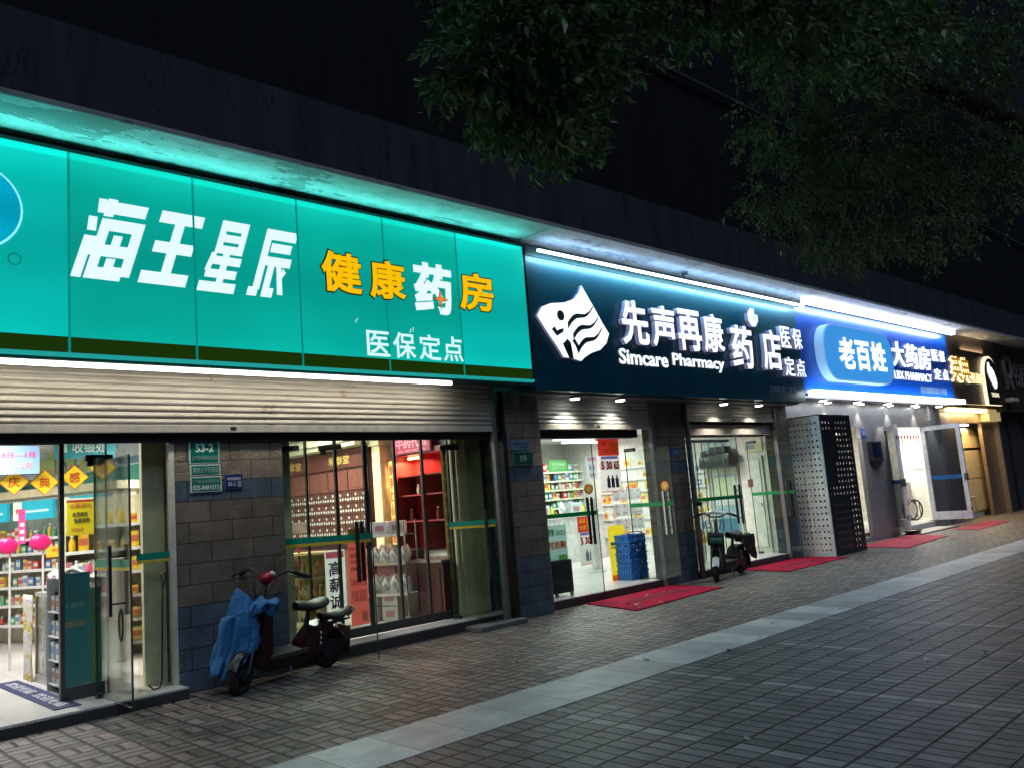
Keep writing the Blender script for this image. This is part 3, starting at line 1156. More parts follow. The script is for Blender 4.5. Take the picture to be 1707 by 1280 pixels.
for ch, bx in (('先', (9.8, 10.46, 3.72, 4.42)), ('声', (10.55, 11.18, 3.74, 4.41)), ('再', (11.25, 11.91, 3.73, 4.42)), ('康', (11.98, 12.6, 3.74, 4.42)), ('药', (12.82, 13.53, 3.52, 4.29)), ('店', (13.87, 14.55, 3.53, 4.30))):
    raised(ch, bx, s2, S2)
for ch, bx in (('医', (14.6, 14.97, 4.0, 4.41)), ('保', (15.06, 15.43, 4.0, 4.41)), ('定', (14.62, 15.0, 3.45, 3.82)), ('点', (15.06, 15.43, 3.45, 3.8))):
    raised(ch, bx, s2, S2, bold=.018)
text('lettering', 'Simcare', (9.76, 10.99, 3.43, 3.67), 7.735, WLIT2, s2, .022, .012, S2)
text('lettering', 'Pharmacy', (11.12, 12.64, 3.42, 3.68), 7.735, WLIT2, s2, .022, .012, S2)
text('lettering', '迎皋路第二药店', (14.1, 15.12, 3.13, 3.27), 7.745, M((.16, .24, .28), .5), s2, .01, .004, S2)
b = B()
b.prism([(13.62, 4.32), (13.74, 4.32), (13.74, 4.43), (13.85, 4.43), (13.85, 4.55), (13.74, 4.55), (13.74, 4.66), (13.62, 4.66), (13.62, 4.55), (13.51, 4.55), (13.51, 4.43), (13.62, 4.43)], 7.68, 7.748)
b.make('cross_side', SIDE, s2, S2)
b = B()
b.prism([(13.62, 4.32), (13.74, 4.32), (13.74, 4.43), (13.85, 4.43), (13.85, 4.55), (13.74, 4.55), (13.74, 4.66), (13.62, 4.66), (13.62, 4.55), (13.51, 4.55), (13.51, 4.43), (13.62, 4.43)], 7.675, 7.6795)
b.make('cross', M((.75, .9, .98), .3, emit=1.0), s2, S2)
# flag emblem: outline in the board plane, converted from a unit cell
FX0, FX1, FZ0, FZ1 = 7.98, 9.52, 3.41, 4.53


def fl(u, v):
    return (FX0 + u * (FX1 - FX0), FZ0 + v * (FZ1 - FZ0))


out_ = [(.03, .52), (.10, .64), (.22, .70), (.40, .735), (.54, .80), (.62, .90), (.66, 1.0), (.74, .86), (.83, .70), (.92, .53), (1.0, .40), (.95, .27), (.85, .17), (.72, .12), (.62, .055), (.56, .0), (.44, .03), (.33, .03), (.25, .17), (.13, .35)]
B().prism([fl(u, v) for u, v in out_], 7.705, 7.748).make('emblem_side', SIDE, s2, S2)
B().prism([fl(u, v) for u, v in out_], 7.70, 7.7045).make('emblem', WLIT2, s2, S2)


def wave(p0, p1, th, amp):
    up, dn = [], []
    for k in range(13):
        t = k / 12
        u = p0[0] + (p1[0] - p0[0]) * t
        v = p0[1] + (p1[1] - p0[1]) * t - amp * math.sin(t * 2 * math.pi)
        e = th * (1 - .75 * t)
        up.append(fl(u, v + e))
        dn.append(fl(u, v - e))
    return up + dn[::-1]


INK = M((.008, .02, .03), .5)
b = B()
b.cyl((*(lambda q: (q[0], 7.698))(fl(.335, .0)), fl(0, .56)[1]), (*(lambda q: (q[0], 7.6995))(fl(.335, .0)), fl(0, .56)[1]), .075, seg=20)
for p0, p1, th, am in (((.42, .44), (.80, .74), .042, .045), ((.48, .30), (.86, .60), .042, .045), ((.53, .13), (.90, .46), .045, .045)):
    b.prism(wave(p0, p1, th, -am), 7.698, 7.6995)
b.prism([fl(*p) for p in ((.20, .37), (.26, .29), (.35, .35), (.36, .40), (.30, .38), (.27, .36), (.24, .41))], 7.6978, 7.6994)
b.prism([fl(*p) for p in ((.33, .20), (.40, .27), (.44, .22), (.40, .13), (.46, .02), (.40, .02), (.36, .12))], 7.6976, 7.6992)
b.prism([fl(*p) for p in ((.46, .25), (.50, .19), (.53, .09), (.60, .20), (.545, .20), (.50, .28))], 7.6974, 7.699)
b.make('emblem_print', INK, s2, S2)


def downlight(parent, off, x, y, z, power, col, ang=95, r=.085):
    b = B()
    b.cyl((x, y, z), (x, y, z - .035), r, r * .95, 20)
    d = b.make('downlight', M((.4, .4, .4), .35, .3), parent, off)
    B().cyl((x, y, z - .036), (x, y, z - .05), r * .8, r * .78, 20).make('lens', M((1, .98, .9), .3, emit=14), d, off)
    spot('spot', d, (x - off[0], y - off[1], z - .06 - off[2]), power, col, ang)


for x in (8.95, 9.98, 12.86, 14.05):
    downlight(s2, S2, x, 7.98, 2.954, 60, (1.0, .95, .80), 120)

# ---- third sign: blue board between two bright light bars
S3 = (19.6, 7.9, 3.1)
s3 = thing('sign_board', 'bright blue shop sign with pale blue pill-shaped emblem between two white light bars', 'shop sign', S3)
g = N('blue_board')
BLU = g.set(g.ramp(g.noise(2, 4), [(.3, (.004, .07, .42)), (.7, (.006, .095, .52))]), .3, 0, .5)
B().box(15.46, 23.68, 7.75, 7.9, 3.16, 4.95).make('board', BLU, s3, S3)
b = B()
b.box(15.5, 23.72, 7.5, 7.62, 4.93, 5.035, .012)
b.box(15.52, 23.9, 7.56, 7.72, 3.10, 3.215, .012)
b.make('light_bar', M((.88, .94, 1.0), .3, emit=5.0), s3, S3)
area('bar_light', s3, (19.6 - S3[0], 7.60 - S3[1], 4.92 - S3[2]), 8.0, .06, 42, (.72, .84, 1.0), (R(40), 0, 0), 165)
area('bar_light_foot', s3, (19.6 - S3[0], 7.62 - S3[1], 3.225 - S3[2]), 8.0, .06, 32, (.66, .80, 1.0), (R(145), 0, 0), 165)
area('bar_down', s3, (19.6 - S3[0], 7.62 - S3[1], 3.09 - S3[2]), 8.0, .08, 14, (.78, .86, 1.0), (0, 0, 0), 170)
area('bar_up', s3, (19.6 - S3[0], 7.56 - S3[1], 5.037 - S3[2]), 8.0, .05, 3, (.75, .86, 1.0), (R(180), 0, 0), 175)
b = B()
b.box(15.46, 24.25, 7.9, 8.26, 3.10, 3.14)
b.make('canopy', M((.55, .56, .58), .35, .2), s3, S3)


def pill(x0, x1, z0, z1, r, n=10):
    P = []
    for cx, cz, a0 in ((x1 - r, z1 - r, 0), (x0 + r, z1 - r, 90), (x0 + r, z0 + r, 180), (x1 - r, z0 + r, 270)):
        for k in range(n + 1):
            a = R(a0 + 90 * k / n)
            P.append((cx + r * math.cos(a), cz + r * math.sin(a)))
    return P


B().prism(pill(16.1, 19.5, 3.43, 4.61, .5), 7.56, 7.748).make('emblem_side', M((.30, .55, .85), .4, emit=.55), s3, S3)
B().prism(pill(16.13, 19.47, 3.46, 4.58, .48), 7.548, 7.559).make('emblem', M((.04, .27, .68), .35, emit=1.0), s3, S3)
for ch, bx in (('老', (16.73, 17.46, 3.68, 4.35)), ('百', (17.54, 18.22, 3.68, 4.33)), ('姓', (18.3, 19.06, 3.69, 4.36))):
    text('lettering', ch, bx, 7.53, WLIT2, s3, .035, .017, S3)
for ch, bx in (('大', (19.92, 20.62, 3.93, 4.53)), ('药', (20.72, 21.44, 3.92, 4.52)), ('房', (21.5, 22.28, 3.92, 4.52))):
    text('lettering', ch, bx, 7.7, WLIT2, s3, .02, .04, S3)
text('lettering', 'LBX PHARMACY', (19.92, 22.24, 3.63, 3.83), 7.725, WLIT2, s3, .001, .015, S3)
for ch, bx in (('医', (22.46, 22.84, 4.2, 4.49)), ('保', (22.96, 23.33, 4.2, 4.49)), ('定', (22.46, 22.88, 3.71, 4.0)), ('点', (23.04, 23.4, 3.72, 4.0))):
    text('lettering', ch, bx, 7.71, WLIT2, s3, .012, .03, S3)
text('lettering', '南京麒麟家园大药房', (21.42, 23.2, 3.34, 3.52), 7.742, M((.2, .36, .62), .5, emit=.35), s3, .015, .006, S3)
for i in range(5):
    downlight(s3, S3, 16.6 + i * 1.62, 7.96, 3.099, 75, (1.0, .97, .86), 72, .10)
for i in range(4):
    downlight(s3, S3, 17.2 + i * 1.62, 8.14, 3.099, 40, (1.0, .96, .85), 80, .085)

# ---- fourth sign: brown metal board with golden glowing characters and an arched tooth light box
S4 = (25.7, 7.9, 3.1)
s4 = thing('sign_board', 'brushed brown metal sign with gold edge-lit characters and arched white tooth emblem', 'shop sign', S4)
B().box(23.74, 27.62, 7.76, 7.95, 3.14, 5.05).make('board', M((.20, .16, .14), .32, .7, var=.05), s4, S4)
GL = M((1.0, .80, .42), .3, emit=2.2)
GD = M((.45, .22, .01), .35, emit=.8)
for ch, bx in (('英', (23.66, 24.37, 3.71, 4.4)), ('典', (24.36, 25.06, 3.71, 4.4))):
    text('letter_side', ch, bx, 7.71, GL, s4, .006, .045, S4)
    text('lettering', ch, (bx[0] + .05, bx[1] + .04, bx[2] + .02, bx[3] + .02), 7.70, GD, s4, .015, .008, S4)
for k, ch in enumerate('口腔门诊'):
    x = 25.12 + k * .27
    text('letter_side', ch, (x, x + .22, 3.74, 4.02), 7.72, GL, s4, .02, .035, S4)
    text('lettering', ch, (x + .02, x + .24, 3.75, 4.03), 7.712, GD, s4, .012, .006, S4)


def arch(x0, x1, z0, z1, n=16):
    r = (x1 - x0) / 2
    return [(x0, z0), (x1, z0)] + [((x0 + x1) / 2 + r * math.cos(math.pi * k / n), z1 - r + r * math.sin(math.pi * k / n)) for k in range(n + 1)]


B().prism(arch(26.12, 27.35, 3.13, 4.56), 7.685, 7.758).make('arch_rim', M((1.0, .80, .5), .3, emit=1.5), s4, S4)
B().prism(arch(26.2, 27.35, 3.14, 4.5), 7.675, 7.684).make('arch_board', M((.03, .025, .02), .4), s4, S4)
tooth_l = [(.02, .62), (.10, .86), (.22, 1.0), (.36, .95), (.40, .84), (.34, .6), (.44, .4), (.60, .16), (.68, .0), (.54, .10), (.34, .26), (.18, .42)]
tooth_r = [(.46, .84), (.60, .80), (.80, .66), (.96, .42), (1.0, .22), (.92, .08), (.78, .02), (.70, .16), (.52, .42), (.42, .6)]
for t in (tooth_l, tooth_r):
    B().prism([(26.42 + u * .72, 3.6 + v * .78) for u, v in t], 7.662, 7.6745).make('emblem', WLIT2, s4, S4)
text('lettering', 'YINDIAN', (26.5, 27.15, 3.37, 3.5), 7.668, M((1, .86, .62), .3, emit=1.0), s4, .02, .004, S4)
b = B()
b.box(23.95, 26.9, 7.98, 8.12, 2.965, 3.06, .01)
b.make('light_bar', M((1.0, .80, .42), .3, emit=4.0), s4, S4)
B().box(23.75, 27.9, 7.95, 8.19, 3.065, 3.13).make('canopy', M((.4, .3, .18), .4, .4), s4, S4)
B().box(26.92, 27.95, 7.95, 8.19, 2.72, 3.06).make('end_box', M((.72, .52, .22), .4, emit=.5), s4, S4)
area('bar_light', s4, (25.4 - S4[0], 8.03 - S4[1], 2.955 - S4[2]), 2.8, .1, 60, (1.0, .72, .34), (0, 0, 0), 175)
area('added_eave_wash', s4, (25.7 - S4[0], 7.70 - S4[1], 4.66 - S4[2]), 1.8, .05, 6, (1.0, .72, .45), (R(150), 0, 0), 170)  # added light with no fitting, brightens the eave over the brown sign

# ---- fifth sign, unlit
S5 = (31.0, 7.9, 3.0)
s5 = thing('sign_board', 'unlit black shop sign with dull grey raised letters at the far end', 'shop sign', S5)
B().box(27.66, 34.5, 7.8, 7.98, 2.98, 5.03).make('board', M((.035, .032, .022), .4), s5, S5)
DL = M((.20, .16, .14), .5)
b = B()
b.torus((28.5, 7.74, 4.3), .34, .085, 'Y', 28, 8)
b.prism([(28.25, 4.05), (28.5, 3.95), (28.75, 4.05), (28.95, 3.72), (28.75, 3.66), (28.5, 3.9), (28.3, 3.66)], 7.70, 7.78)
b.make('emblem', DL, s5, S5)
text('lettering', '名匠造型', (29.15, 31.9, 3.76, 4.58), 7.74, DL, s5, .03, .055, S5)
b = B()
b.box(28.05, 28.6, 7.55, 7.79, 3.26, 3.38, .02)
b.make('floodlight', M((.6, .56, .5), .4), s5, S5)

# ================================================================ plates on the walls
PG, PW = M((.0, .15, .115), .35), M((.62, .72, .66), .4)


def plate(name, label, cat, x0, x1, z0, z1, y, body, rim, lines, group=None, rimw=.012):
    loc = ((x0 + x1) / 2, y, z0)
    t = thing(name, label, cat, loc, 0, group)
    B().box(x0, x1, y - .012, y - .001, z0, z1, .002).make('rim', rim, t, loc)
    B().box(x0 + rimw, x1 - rimw, y - .0145, y - .0122, z0 + rimw, z1 - rimw).make('face', body, t, loc)
    for s, bx, mt, bold in lines:
        w_, h_ = x1 - x0, z1 - z0
        text('lettering', s, (x0 + bx[0] * w_, x0 + bx[1] * w_, z0 + bx[2] * h_, z0 + bx[3] * h_), y - .0165, mt, t, bold, .0018, loc)
    return t


Y1 = 8.1
TXT = M((.72, .80, .74), .4)
TXT2 = M((.25, .45, .38), .4)
plate('number_plate', 'green street number plate reading 53-2, topmost of three on the brick pillar', 'plate', 3.36, 3.665, 2.15, 2.385, Y1, PG, PW, [('53-2', (.2, .8, .48, .84), TXT, .03), ('江宁区科建路金盛路', (.07, .93, .16, .34), TXT2, .004)])
plate('name_plate', 'narrow green branch name plate under the green number plate', 'plate', 3.365, 3.672, 2.032, 2.14, Y1, PG, PW, [('南京太平花苑店', (.08, .93, .22, .78), TXT2, .02)])
plate('phone_plate', 'green telephone hotline plate ending 0151, lowest of three on the brick pillar', 'plate', 3.365, 3.68, 1.868, 2.022, Y1, PG, PW, [('二十四小时服务热线', (.08, .93, .56, .82), TXT2, .012), ('025-84810151', (.07, .95, .14, .46), TXT, .012)])
t = plate('number_plate', 'small navy blue house number plate beside the green plates', 'plate', 3.712, 3.905, 1.885, 2.035, Y1, M((.01, .02, .10), .35), M((.06, .08, .22), .4), [('神桥街道路家圩', (.12, .88, .58, .8), M((.5, .53, .62), .4), .03), ('53-2', (.18, .58, .2, .46), M((.55, .58, .66), .4), .02)])
B().box(3.845, 3.885, Y1 - .0165, Y1 - .0147, 1.905, 1.965).make('worn_patch', M((.25, .28, .3), .6), t, (3.8085, Y1, 1.885))
plate('notice_plate', 'pale blue notice plate above the green plate on the dark pillar', 'plate', 7.71, 8.06, 2.205, 2.34, Y1, M((.15, .24, .34), .4), M((.2, .3, .4), .4), [('诚信经营示范单位', (.1, .9, .55, .78), M((.03, .05, .12), .5), .02), ('江宁区市场监管', (.4, .9, .2, .4), M((.03, .05, .12), .5), .015)], rimw=.006)
plate('award_plate', 'green award plate with two pale characters on the dark pillar', 'plate', 7.73, 8.11, 2.0, 2.19, Y1 - .004, M((.005, .085, .06), .4), M((.17, .27, .27), .4), [('优秀', (.3, .66, .28, .74), M((.4, .5, .45), .4), .015)])
plate('number_plate', 'small blue number plate on the grey pillar behind the parked scooter', 'plate', 11.55, 11.78, 2.05, 2.21, 8.28, M((.03, .09, .22), .4), M((.15, .24, .4), .4), [('53-4', (.2, .8, .25, .7), M((.4, .5, .6), .4), .02)])
plate('number_plate', 'small blue number plate on the grey metal wall by the narrow doorway', 'plate', 18.73, 18.98, 2.30, 2.52, 8.2, M((.02, .09, .4), .4), M((.1, .2, .55), .4), [('53-5', (.2, .8, .3, .7), M((.5, .6, .7), .4), .02)])

# night bell terminal on the metal wall
LOC = (19.3, 8.2, 1.75)
t = thing('wall_terminal', 'black glass terminal box mounted on the grey metal wall', 'terminal', LOC)
B().box(18.98, 19.55, 8.10, 8.199, 1.75, 2.22, .02).make('housing', M((.03, .032, .04), .3), t, LOC)
B().box(19.02, 19.42, 8.094, 8.0985, 1.86, 2.19).make('screen', M((.008, .014, .045), .1), t, LOC)
b = B()
b.prism([(19.0, 1.75), (19.53, 1.75), (19.42, 1.66), (19.12, 1.66)], 8.12, 8.199)
b.make('lower_lip', M((.05, .05, .06), .3), t, LOC)
LOC = (22.4, 7.98, 2.7)
t = thing('security_camera', 'small white cylinder camera hanging from the canopy over the open white door', 'camera', (22.6, 8.1, 2.72))
B().cyl((22.6, 8.1, 2.72), (22.62, 8.1, 3.0), .05, .05, 16).make('body', M((.6, .6, .62), .4), t, (22.6, 8.1, 2.72))
B().box(22.58, 22.66, 8.07, 8.13, 3.001, 3.098).make('bracket', M((.4, .4, .42), .4), t, (22.6, 8.1, 2.72))
LOC = (11.7, 7.66, 5.0)
t = thing('security_camera', 'tiny dark dome camera under the eave above the green sign', 'camera', (11.55, 7.62, 5.0))
B().ell((11.55, 7.62, 5.01), (.05, .05, .05)).make('dome', M((.05, .06, .07), .15), t, (11.55, 7.62, 5.0), True)
B().cyl((11.55, 7.62, 5.03), (11.55, 7.62, 5.058), .06, .06, 18).make('base', M((.3, .32, .34), .4), t, (11.55, 7.62, 5.0))
from mathutils import noise

# ================================================================ scooters
def steer(b, ang, c):
    """turn front-end pieces about the steering head"""
    b.rot(ang, 'Z', c)
    return b


def scooter(label, loc, rz, turn, o):
    t = thing('scooter', label, 'scooter', loc, rz, 'electric scooters parked by the shops')
    H = (-.26, 0, .6)
    body, dk, tyre = M(o['body'], .3, .1), M((.022, .022, .026), .45), M((.012, .012, .013), .8)
    met = M((.35, .36, .38), .3, .8)
    rw, fw, R_ = .60, -.575, .195
    # wheels
    b = B().torus((rw, 0, R_), R_ - .045, .045, 'Y', 36, 12, 1.1)
    wh = b.make('wheel', tyre, t, None, True)
    b = B()
    b.cyl((rw, -.06, R_), (rw, .06, R_), .105, seg=24)
    for k in range(6):
        a = k * math.pi / 3
        b.box(-.012, .012, -.02, .02, .02, .14, mtx=Matrix.Translation((rw, 0, R_)) @ Matrix.Rotation(a, 4, 'Y'))
    b.make('rim', dk, wh)
    b = steer(B().torus((fw, 0, R_), R_ - .04, .04, 'Y', 36, 12, 1.1), turn, H)
    wh = b.make('wheel', tyre, t, None, True)
    b = B()
    b.cyl((fw, -.05, R_), (fw, .05, R_), .06, seg=20)
    for k in range(6):
        a = k * math.pi / 3
        b.box(-.01, .01, -.015, .015, .02, .145, mtx=Matrix.Translation((fw, 0, R_)) @ Matrix.Rotation(a, 4, 'Y'))
    steer(b, turn, H).make('rim', dk, wh)
    # front fork, stem, bars
    b = B()
    for y in (-.075, .075):
        b.tube([(fw, y, R_), (fw + .09, y, .42), (-.30, y * .5, .60)], .016)
    b.tube([(-.33, 0, .48), (-.22, 0, .72), (-.12, 0, .96)], [.03, .027, .022], 10)
    steer(b, turn, H).make('fork', dk, t, None, True)
    b = B()
    b.grid(lambda u, v: (fw + (R_ + .018) * math.cos(R(20 + 135 * u)), (v - .5) * .11, R_ + (R_ + .018) * math.sin(R(20 + 135 * u)) - .012 * abs(v - .5) * 4), 14, 5)
    steer(b, turn, H).make('mudguard', M(o['guard'], .35), t, None, True)
    b = B()
    hz, hx = 1.0, -.10
    b.tube([(hx + .10, -.30, hz + .015), (hx + .04, -.2, hz + .06), (hx, -.07, hz), (hx, .07, hz), (hx + .04, .2, hz + .06), (hx + .10, .30, hz + .015)], .013)
    steer(b, turn, H).make('handlebar', dk, t, None, True)
    for s in (-1, 1):
        b = B().tube([(hx + .065, .235 * s, hz + .045), (hx + .155, .37 * s, hz - .01)], .021, 12)
        steer(b, turn, H).make('grip', tyre, t, None, True)
        b = B().tube([(hx + .03, .19 * s, hz + .04), (hx - .03, .24 * s, hz + .035), (hx + .03, .36 * s, hz + .0), (hx + .05, .40 * s, hz - .03)], .007, 6)
        steer(b, turn, H).make('brake_lever', dk, t, None, True)
        if o['kind'] == 2:
            b = B().tube([(hx + .03, .17 * s, hz + .05), (hx + .02, .22 * s, hz + .2)], .006, 6)
            b.ell((hx + .02, .26 * s, hz + .22), (.015, .06, .04))
            if s > 0:
                steer(b, turn, H).make('mirror', dk, t, None, True)
    if o['kind'] == 1:
        b = B().ell((hx - .01, 0, hz - .01), (.085, .075, .062), 20, 14)
        hl = steer(b, turn, H).make('headlight', M((.32, .008, .015), .18), t, None, True)
        b = B().ell((hx + .02, -.035, hz + .018), (.055, .03, .036), 14, 10)
        steer(b, turn, H).make('dial', M((.7, .68, .66), .15), hl, None, True)
    else:
        b = B()
        b.grid(lambda u, v: (hx - .06 + .1 * abs(v - .5) + .13 * (u - .2), (v - .5) * (.36 - .1 * u), hz + .035 + .05 * math.sin(u * 2.6) + .03 * (1 - abs(v - .5) * 2)), 8, 13)
        cp = steer(b, turn, H).make('handlebar_cover', M((.42, .43, .45), .3), t, None, True)
        cp.modifiers.new('thickness', 'SOLIDIFY').thickness = .008
    # cables
    b = B()
    for y in (-.05, 0.05):
        b.tube([(hx, y * 2, hz), (hx - .10, y * 2.2, hz - .04), (hx - .12, y, hz - .2), (-.26, y * .5, .62)], .005, 6)
    steer(b, turn, H).make('cable', tyre, t)
    # leg shield, deck and body
    b = B().prism([(-.30, .18), (-.18, .16), (-.145, .34), (-.17, .70), (-.24, .76), (-.28, .5)], -.10, .10)
    b.make('leg_shield', body if o['kind'] == 1 else dk, t)
    b = B().box(-.19, .26, -.135, .135, .235, .285, .012)
    b.make('footboard', M((.05, .05, .052), .55), t)
    b = B().box(-.20, .27, -.11, .11, .125, .234, .02)
    b.make('battery_box', M((.02, .008, .01), .4) if o['kind'] == 1 else dk, t)
    b = B()
    b.prism([(.20, .14), (.46, .20), (.60, .46), (.52, .50), (.36, .47), (.22, .33)], -.09, .09)
    b.make('body_panel', body, t)
    b = B()
    b.grid(lambda u, v: (rw + (R_ + .028) * math.cos(R(-20 + 190 * u)), (v - .5) * .17, R_ + (R_ + .028) * math.sin(R(-20 + 190 * u)) - .03 * (abs(v - .5) * 2) ** 2), 20, 7)
    rg = b.make('mudguard', body, t, None, True)
    rg.modifiers.new('thickness', 'SOLIDIFY').thickness = .006
    # saddles
    b = B().tube([(.27, 0, .3), (.31, 0, .45), (.34, 0, .62)], [.034, .03, .022], 12)
    b.make('seat_post', dk, t, None, True)

    def pad(x0, x1, w0, w1, z, h, name):
        def f(u, v):
            x = x0 + (x1 - x0) * u
            a = v * 6.2832
            wdt = (w0 + (w1 - w0) * u) * (max(0.0, math.sin(math.pi * min(1, max(0.0, .06 + u * .9)))) ** .35)
            zz = math.sin(a)
            return (x, wdt * math.cos(a), z + (h * .75 if zz > 0 else h) * zz + .012 * math.cos(u * 6.28))
        b = B()
        b.grid(lambda u, v: f(u, v), 14, 17)
        return b.make(name, M((.03, .03, .033), .42), t, None, True)
    k2 = o['kind'] == 2
    pad(.17, .55, .09, .15, .675, .06 if k2 else .052, 'saddle')
    pad(.48, .88 if not k2 else .95, .08, .095 if not k2 else .13, .53 if not k2 else .60, .04 if not k2 else .07, 'rear_seat')
    b = B()
    for y in (-.06, .06):
        b.tube([(.34, y, .40), (.50, y, .47), (.84, y, .475)], .011)
        b.tube([(.46, y, .46), (.62, y, .36)], .01)
        b.tube([(.40, y, .33), (.50, y, .47)], .009)
    b.tube([(.80, -.075, .50), (.90, -.06, .56), (.92, 0, .57), (.90, .06, .56), (.80, .075, .50)], .011)
    b.make('rack', dk, t, None, True)
    b = B()
    for z in (.28, .33, .38):
        b.torus((.42, -.085, z), .03, .008, 'X', 14, 6)
    b.make('spring', met, t)
    b = B().tube([(.05, -.10, .15), (.075, -.14, .01), (.11, -.155, .006)], .011)
    b.make('kickstand', met, t)
    if o['kind'] == 1:
        b = B().box(.325, .40, -.042, -.038, .545, .635)
        b.make('tag', M((.75, .45, .02), .5), t)
        b = B().box(.80, .83, -.09, .09, .28, .40, .005)
        b.make('tail_lamp', M((.18, .01, .012), .3), t)
        b = B().box(.84, .846, -.07, .07, .2, .34)
        b.make('rear_flap', tyre, t)
    else:
        pl = steer(B().box(-.402, -.396, -.11, .11, .60, .70), turn, H).make('number_plate', M((.01, .2, .11), .4), t)
        b = B()
        b.bm.free()
        b.bm = tmesh('宁A1', (-.08, .08, .645, .685), 0, .02, .002)
        b.rot(-math.pi / 2, 'Z')
        bmesh.ops.translate(b.bm, verts=b.bm.verts, vec=(-.403, 0, 0))
        steer(b, turn, H).make('plate_lettering', M((.5, .75, .6), .4), pl)
        b = B()  # wire basket
        for z, e in ((.74, 0), (.85, .012), (.96, .025)):
            P = [(-.30, -.12 - e, z), (-.52 - e, -.12 - e, z), (-.52 - e, .12 + e, z), (-.30, .12 + e, z), (-.30, -.12 - e, z)]
            b.tube(P, .005, 6)
        for k in range(7):
            y = -.12 + .04 * k
            b.tube([(-.30, y, .74), (-.52, y, .74), (-.545, y * 1.2, .96)], .0035, 6)
        for k in range(5):
            x = -.32 - .045 * k
            b.tube([(x, -.12, .74), (x, -.145, .96)], .0035, 6)
            b.tube([(x, .12, .74), (x, .145, .96)], .0035, 6)
        steer(b, turn, H).make('basket', M((.16, .17, .18), .4, .5), t)
        b = B().prism([(-.37, .56), (-.26, .56), (-.24, .76), (-.385, .76)], -.13, .13)
        steer(b, turn, H).make('front_box', M((.012, .03, .03), .3), t)
        b = B().tube([(.84, .05, .46), (1.0, .07, .62), (.96, .08, .9)], .003, 5)
        b.make('antenna', M((.5, .45, .3), .5), t)
        b = B()
        b.grid(lambda u, v: (.45 + .48 * u + .03 * math.sin(v * 9), -.13 + .02 * math.sin(u * 14 + v * 5), .66 - .46 * v * (.55 + .45 * u)), 10, 8)
        gt = b.make('draped_cover', M((.016, .016, .02), .5), t, None, True)
        gt.modifiers.new('thickness', 'SOLIDIFY').thickness = .006
    t.rotation_euler = (R(o['lean']), 0, rz)
    return t


scooter('small dark red electric scooter with a blue raincoat over its front', (4.06, 7.80, 0), R(9), R(28), dict(kind=1, lean=7, body=(.035, .004, .008), guard=(.03, .03, .03)))
scooter('black electric scooter with white handlebar cover, wire basket and green number plate', (12.2, 7.92, 0), R(6), R(24), dict(kind=2, lean=4, body=(.018, .02, .028), guard=(.55, .56, .56)))


# blue raincoat slung over the front of the red scooter
def coat(u, v):
    a = u * 6.2832
    # v 0 top .. 1 hem
    top = Vector((.02 + .055 * math.cos(a), .05 * math.sin(a), .30 - .05 * math.cos(a)))
    hemz = -.26 - .16 * max(0, math.cos(a - 3.4)) + .12 * max(0, math.cos(a - .2)) + .03 * math.sin(3 * a)
    rx, ry = .19 + .06 * max(0, math.cos(a - 3.1)), .17
    fold = 1 + v * (.13 * math.sin(5 * a + 1.1) + .09 * math.sin(9 * a + 2.3 + 2.5 * v) + .045 * math.sin(17 * a + 5 * v)) + .05 * math.sin(7 * v + 3 * a)
    w = v ** .62
    hem = Vector((rx * math.cos(a) * fold - .04 * v, ry * math.sin(a) * fold, 0))
    p = top * (1 - w) + Vector((hem.x, hem.y, 0)) * w
    p.z = .30 * (1 - v) + hemz * v + .035 * math.sin(4 * a + 6 * v) * v * (1 - v) * 4 - .05 * math.cos(a) * (1 - v)
    n1 = noise.noise_vector(Vector((p.x * 7, p.y * 7, p.z * 5)) + Vector((3, 1, 4)))
    n2 = noise.noise_vector(Vector((p.x * 17, p.y * 17, p.z * 11)))
    q = .2 + .8 * v
    rd = Vector((p.x, p.y, .25)).normalized()
    cr = .5 - abs(noise.noise(Vector((p.x * 8 + p.z * 5, p.y * 8, p.z * 7)))) * 1.6
    cr2 = .5 - abs(noise.noise(Vector((p.x * 15 - p.z * 9, p.y * 15, p.z * 14 + 5)))) * 1.6
    return p + n1 * .034 * q + n2 * .004 * q + rd * (cr * .009 + cr2 * .003) * q


LOC = (3.64, 7.66, .58)
t = thing('raincoat', 'crumpled blue raincoat draped over the front of the red scooter', 'raincoat', LOC)
CLOTH = N('blue_coated_cloth')
cc = CLOTH.ramp(CLOTH.noise(3.5, 4), [(.3, (.025, .13, .33)), (.7, (.05, .23, .50))])
CLOTH.bump(CLOTH.noise(11, 4, dist=1.6), .7, .025)
CLOTH = CLOTH.set(cc, .5, 0, .35)
b = B()
b.grid(coat, 120, 60, True)
o = b.make('coat_body', CLOTH, t, None, True)
o.modifiers.new('thickness', 'SOLIDIFY').thickness = .005


def sleeve(u, v):
    a = u * 6.2832
    c = Vector((.0 + .30 * v, -.05 - .06 * v, .09 + .10 * math.sin(v * 2.6) - .02 * v))
    r = .062 + .018 * math.sin(v * 17) + .016 * math.sin(3 * a + 9 * v)
    c += noise.noise_vector(Vector((c.x * 9, c.y * 9 + a, c.z * 9 + math.sin(a)))) * .03
    return c + Vector((.3 * r * math.sin(a), r * math.cos(a), r * .9 * math.sin(a)))


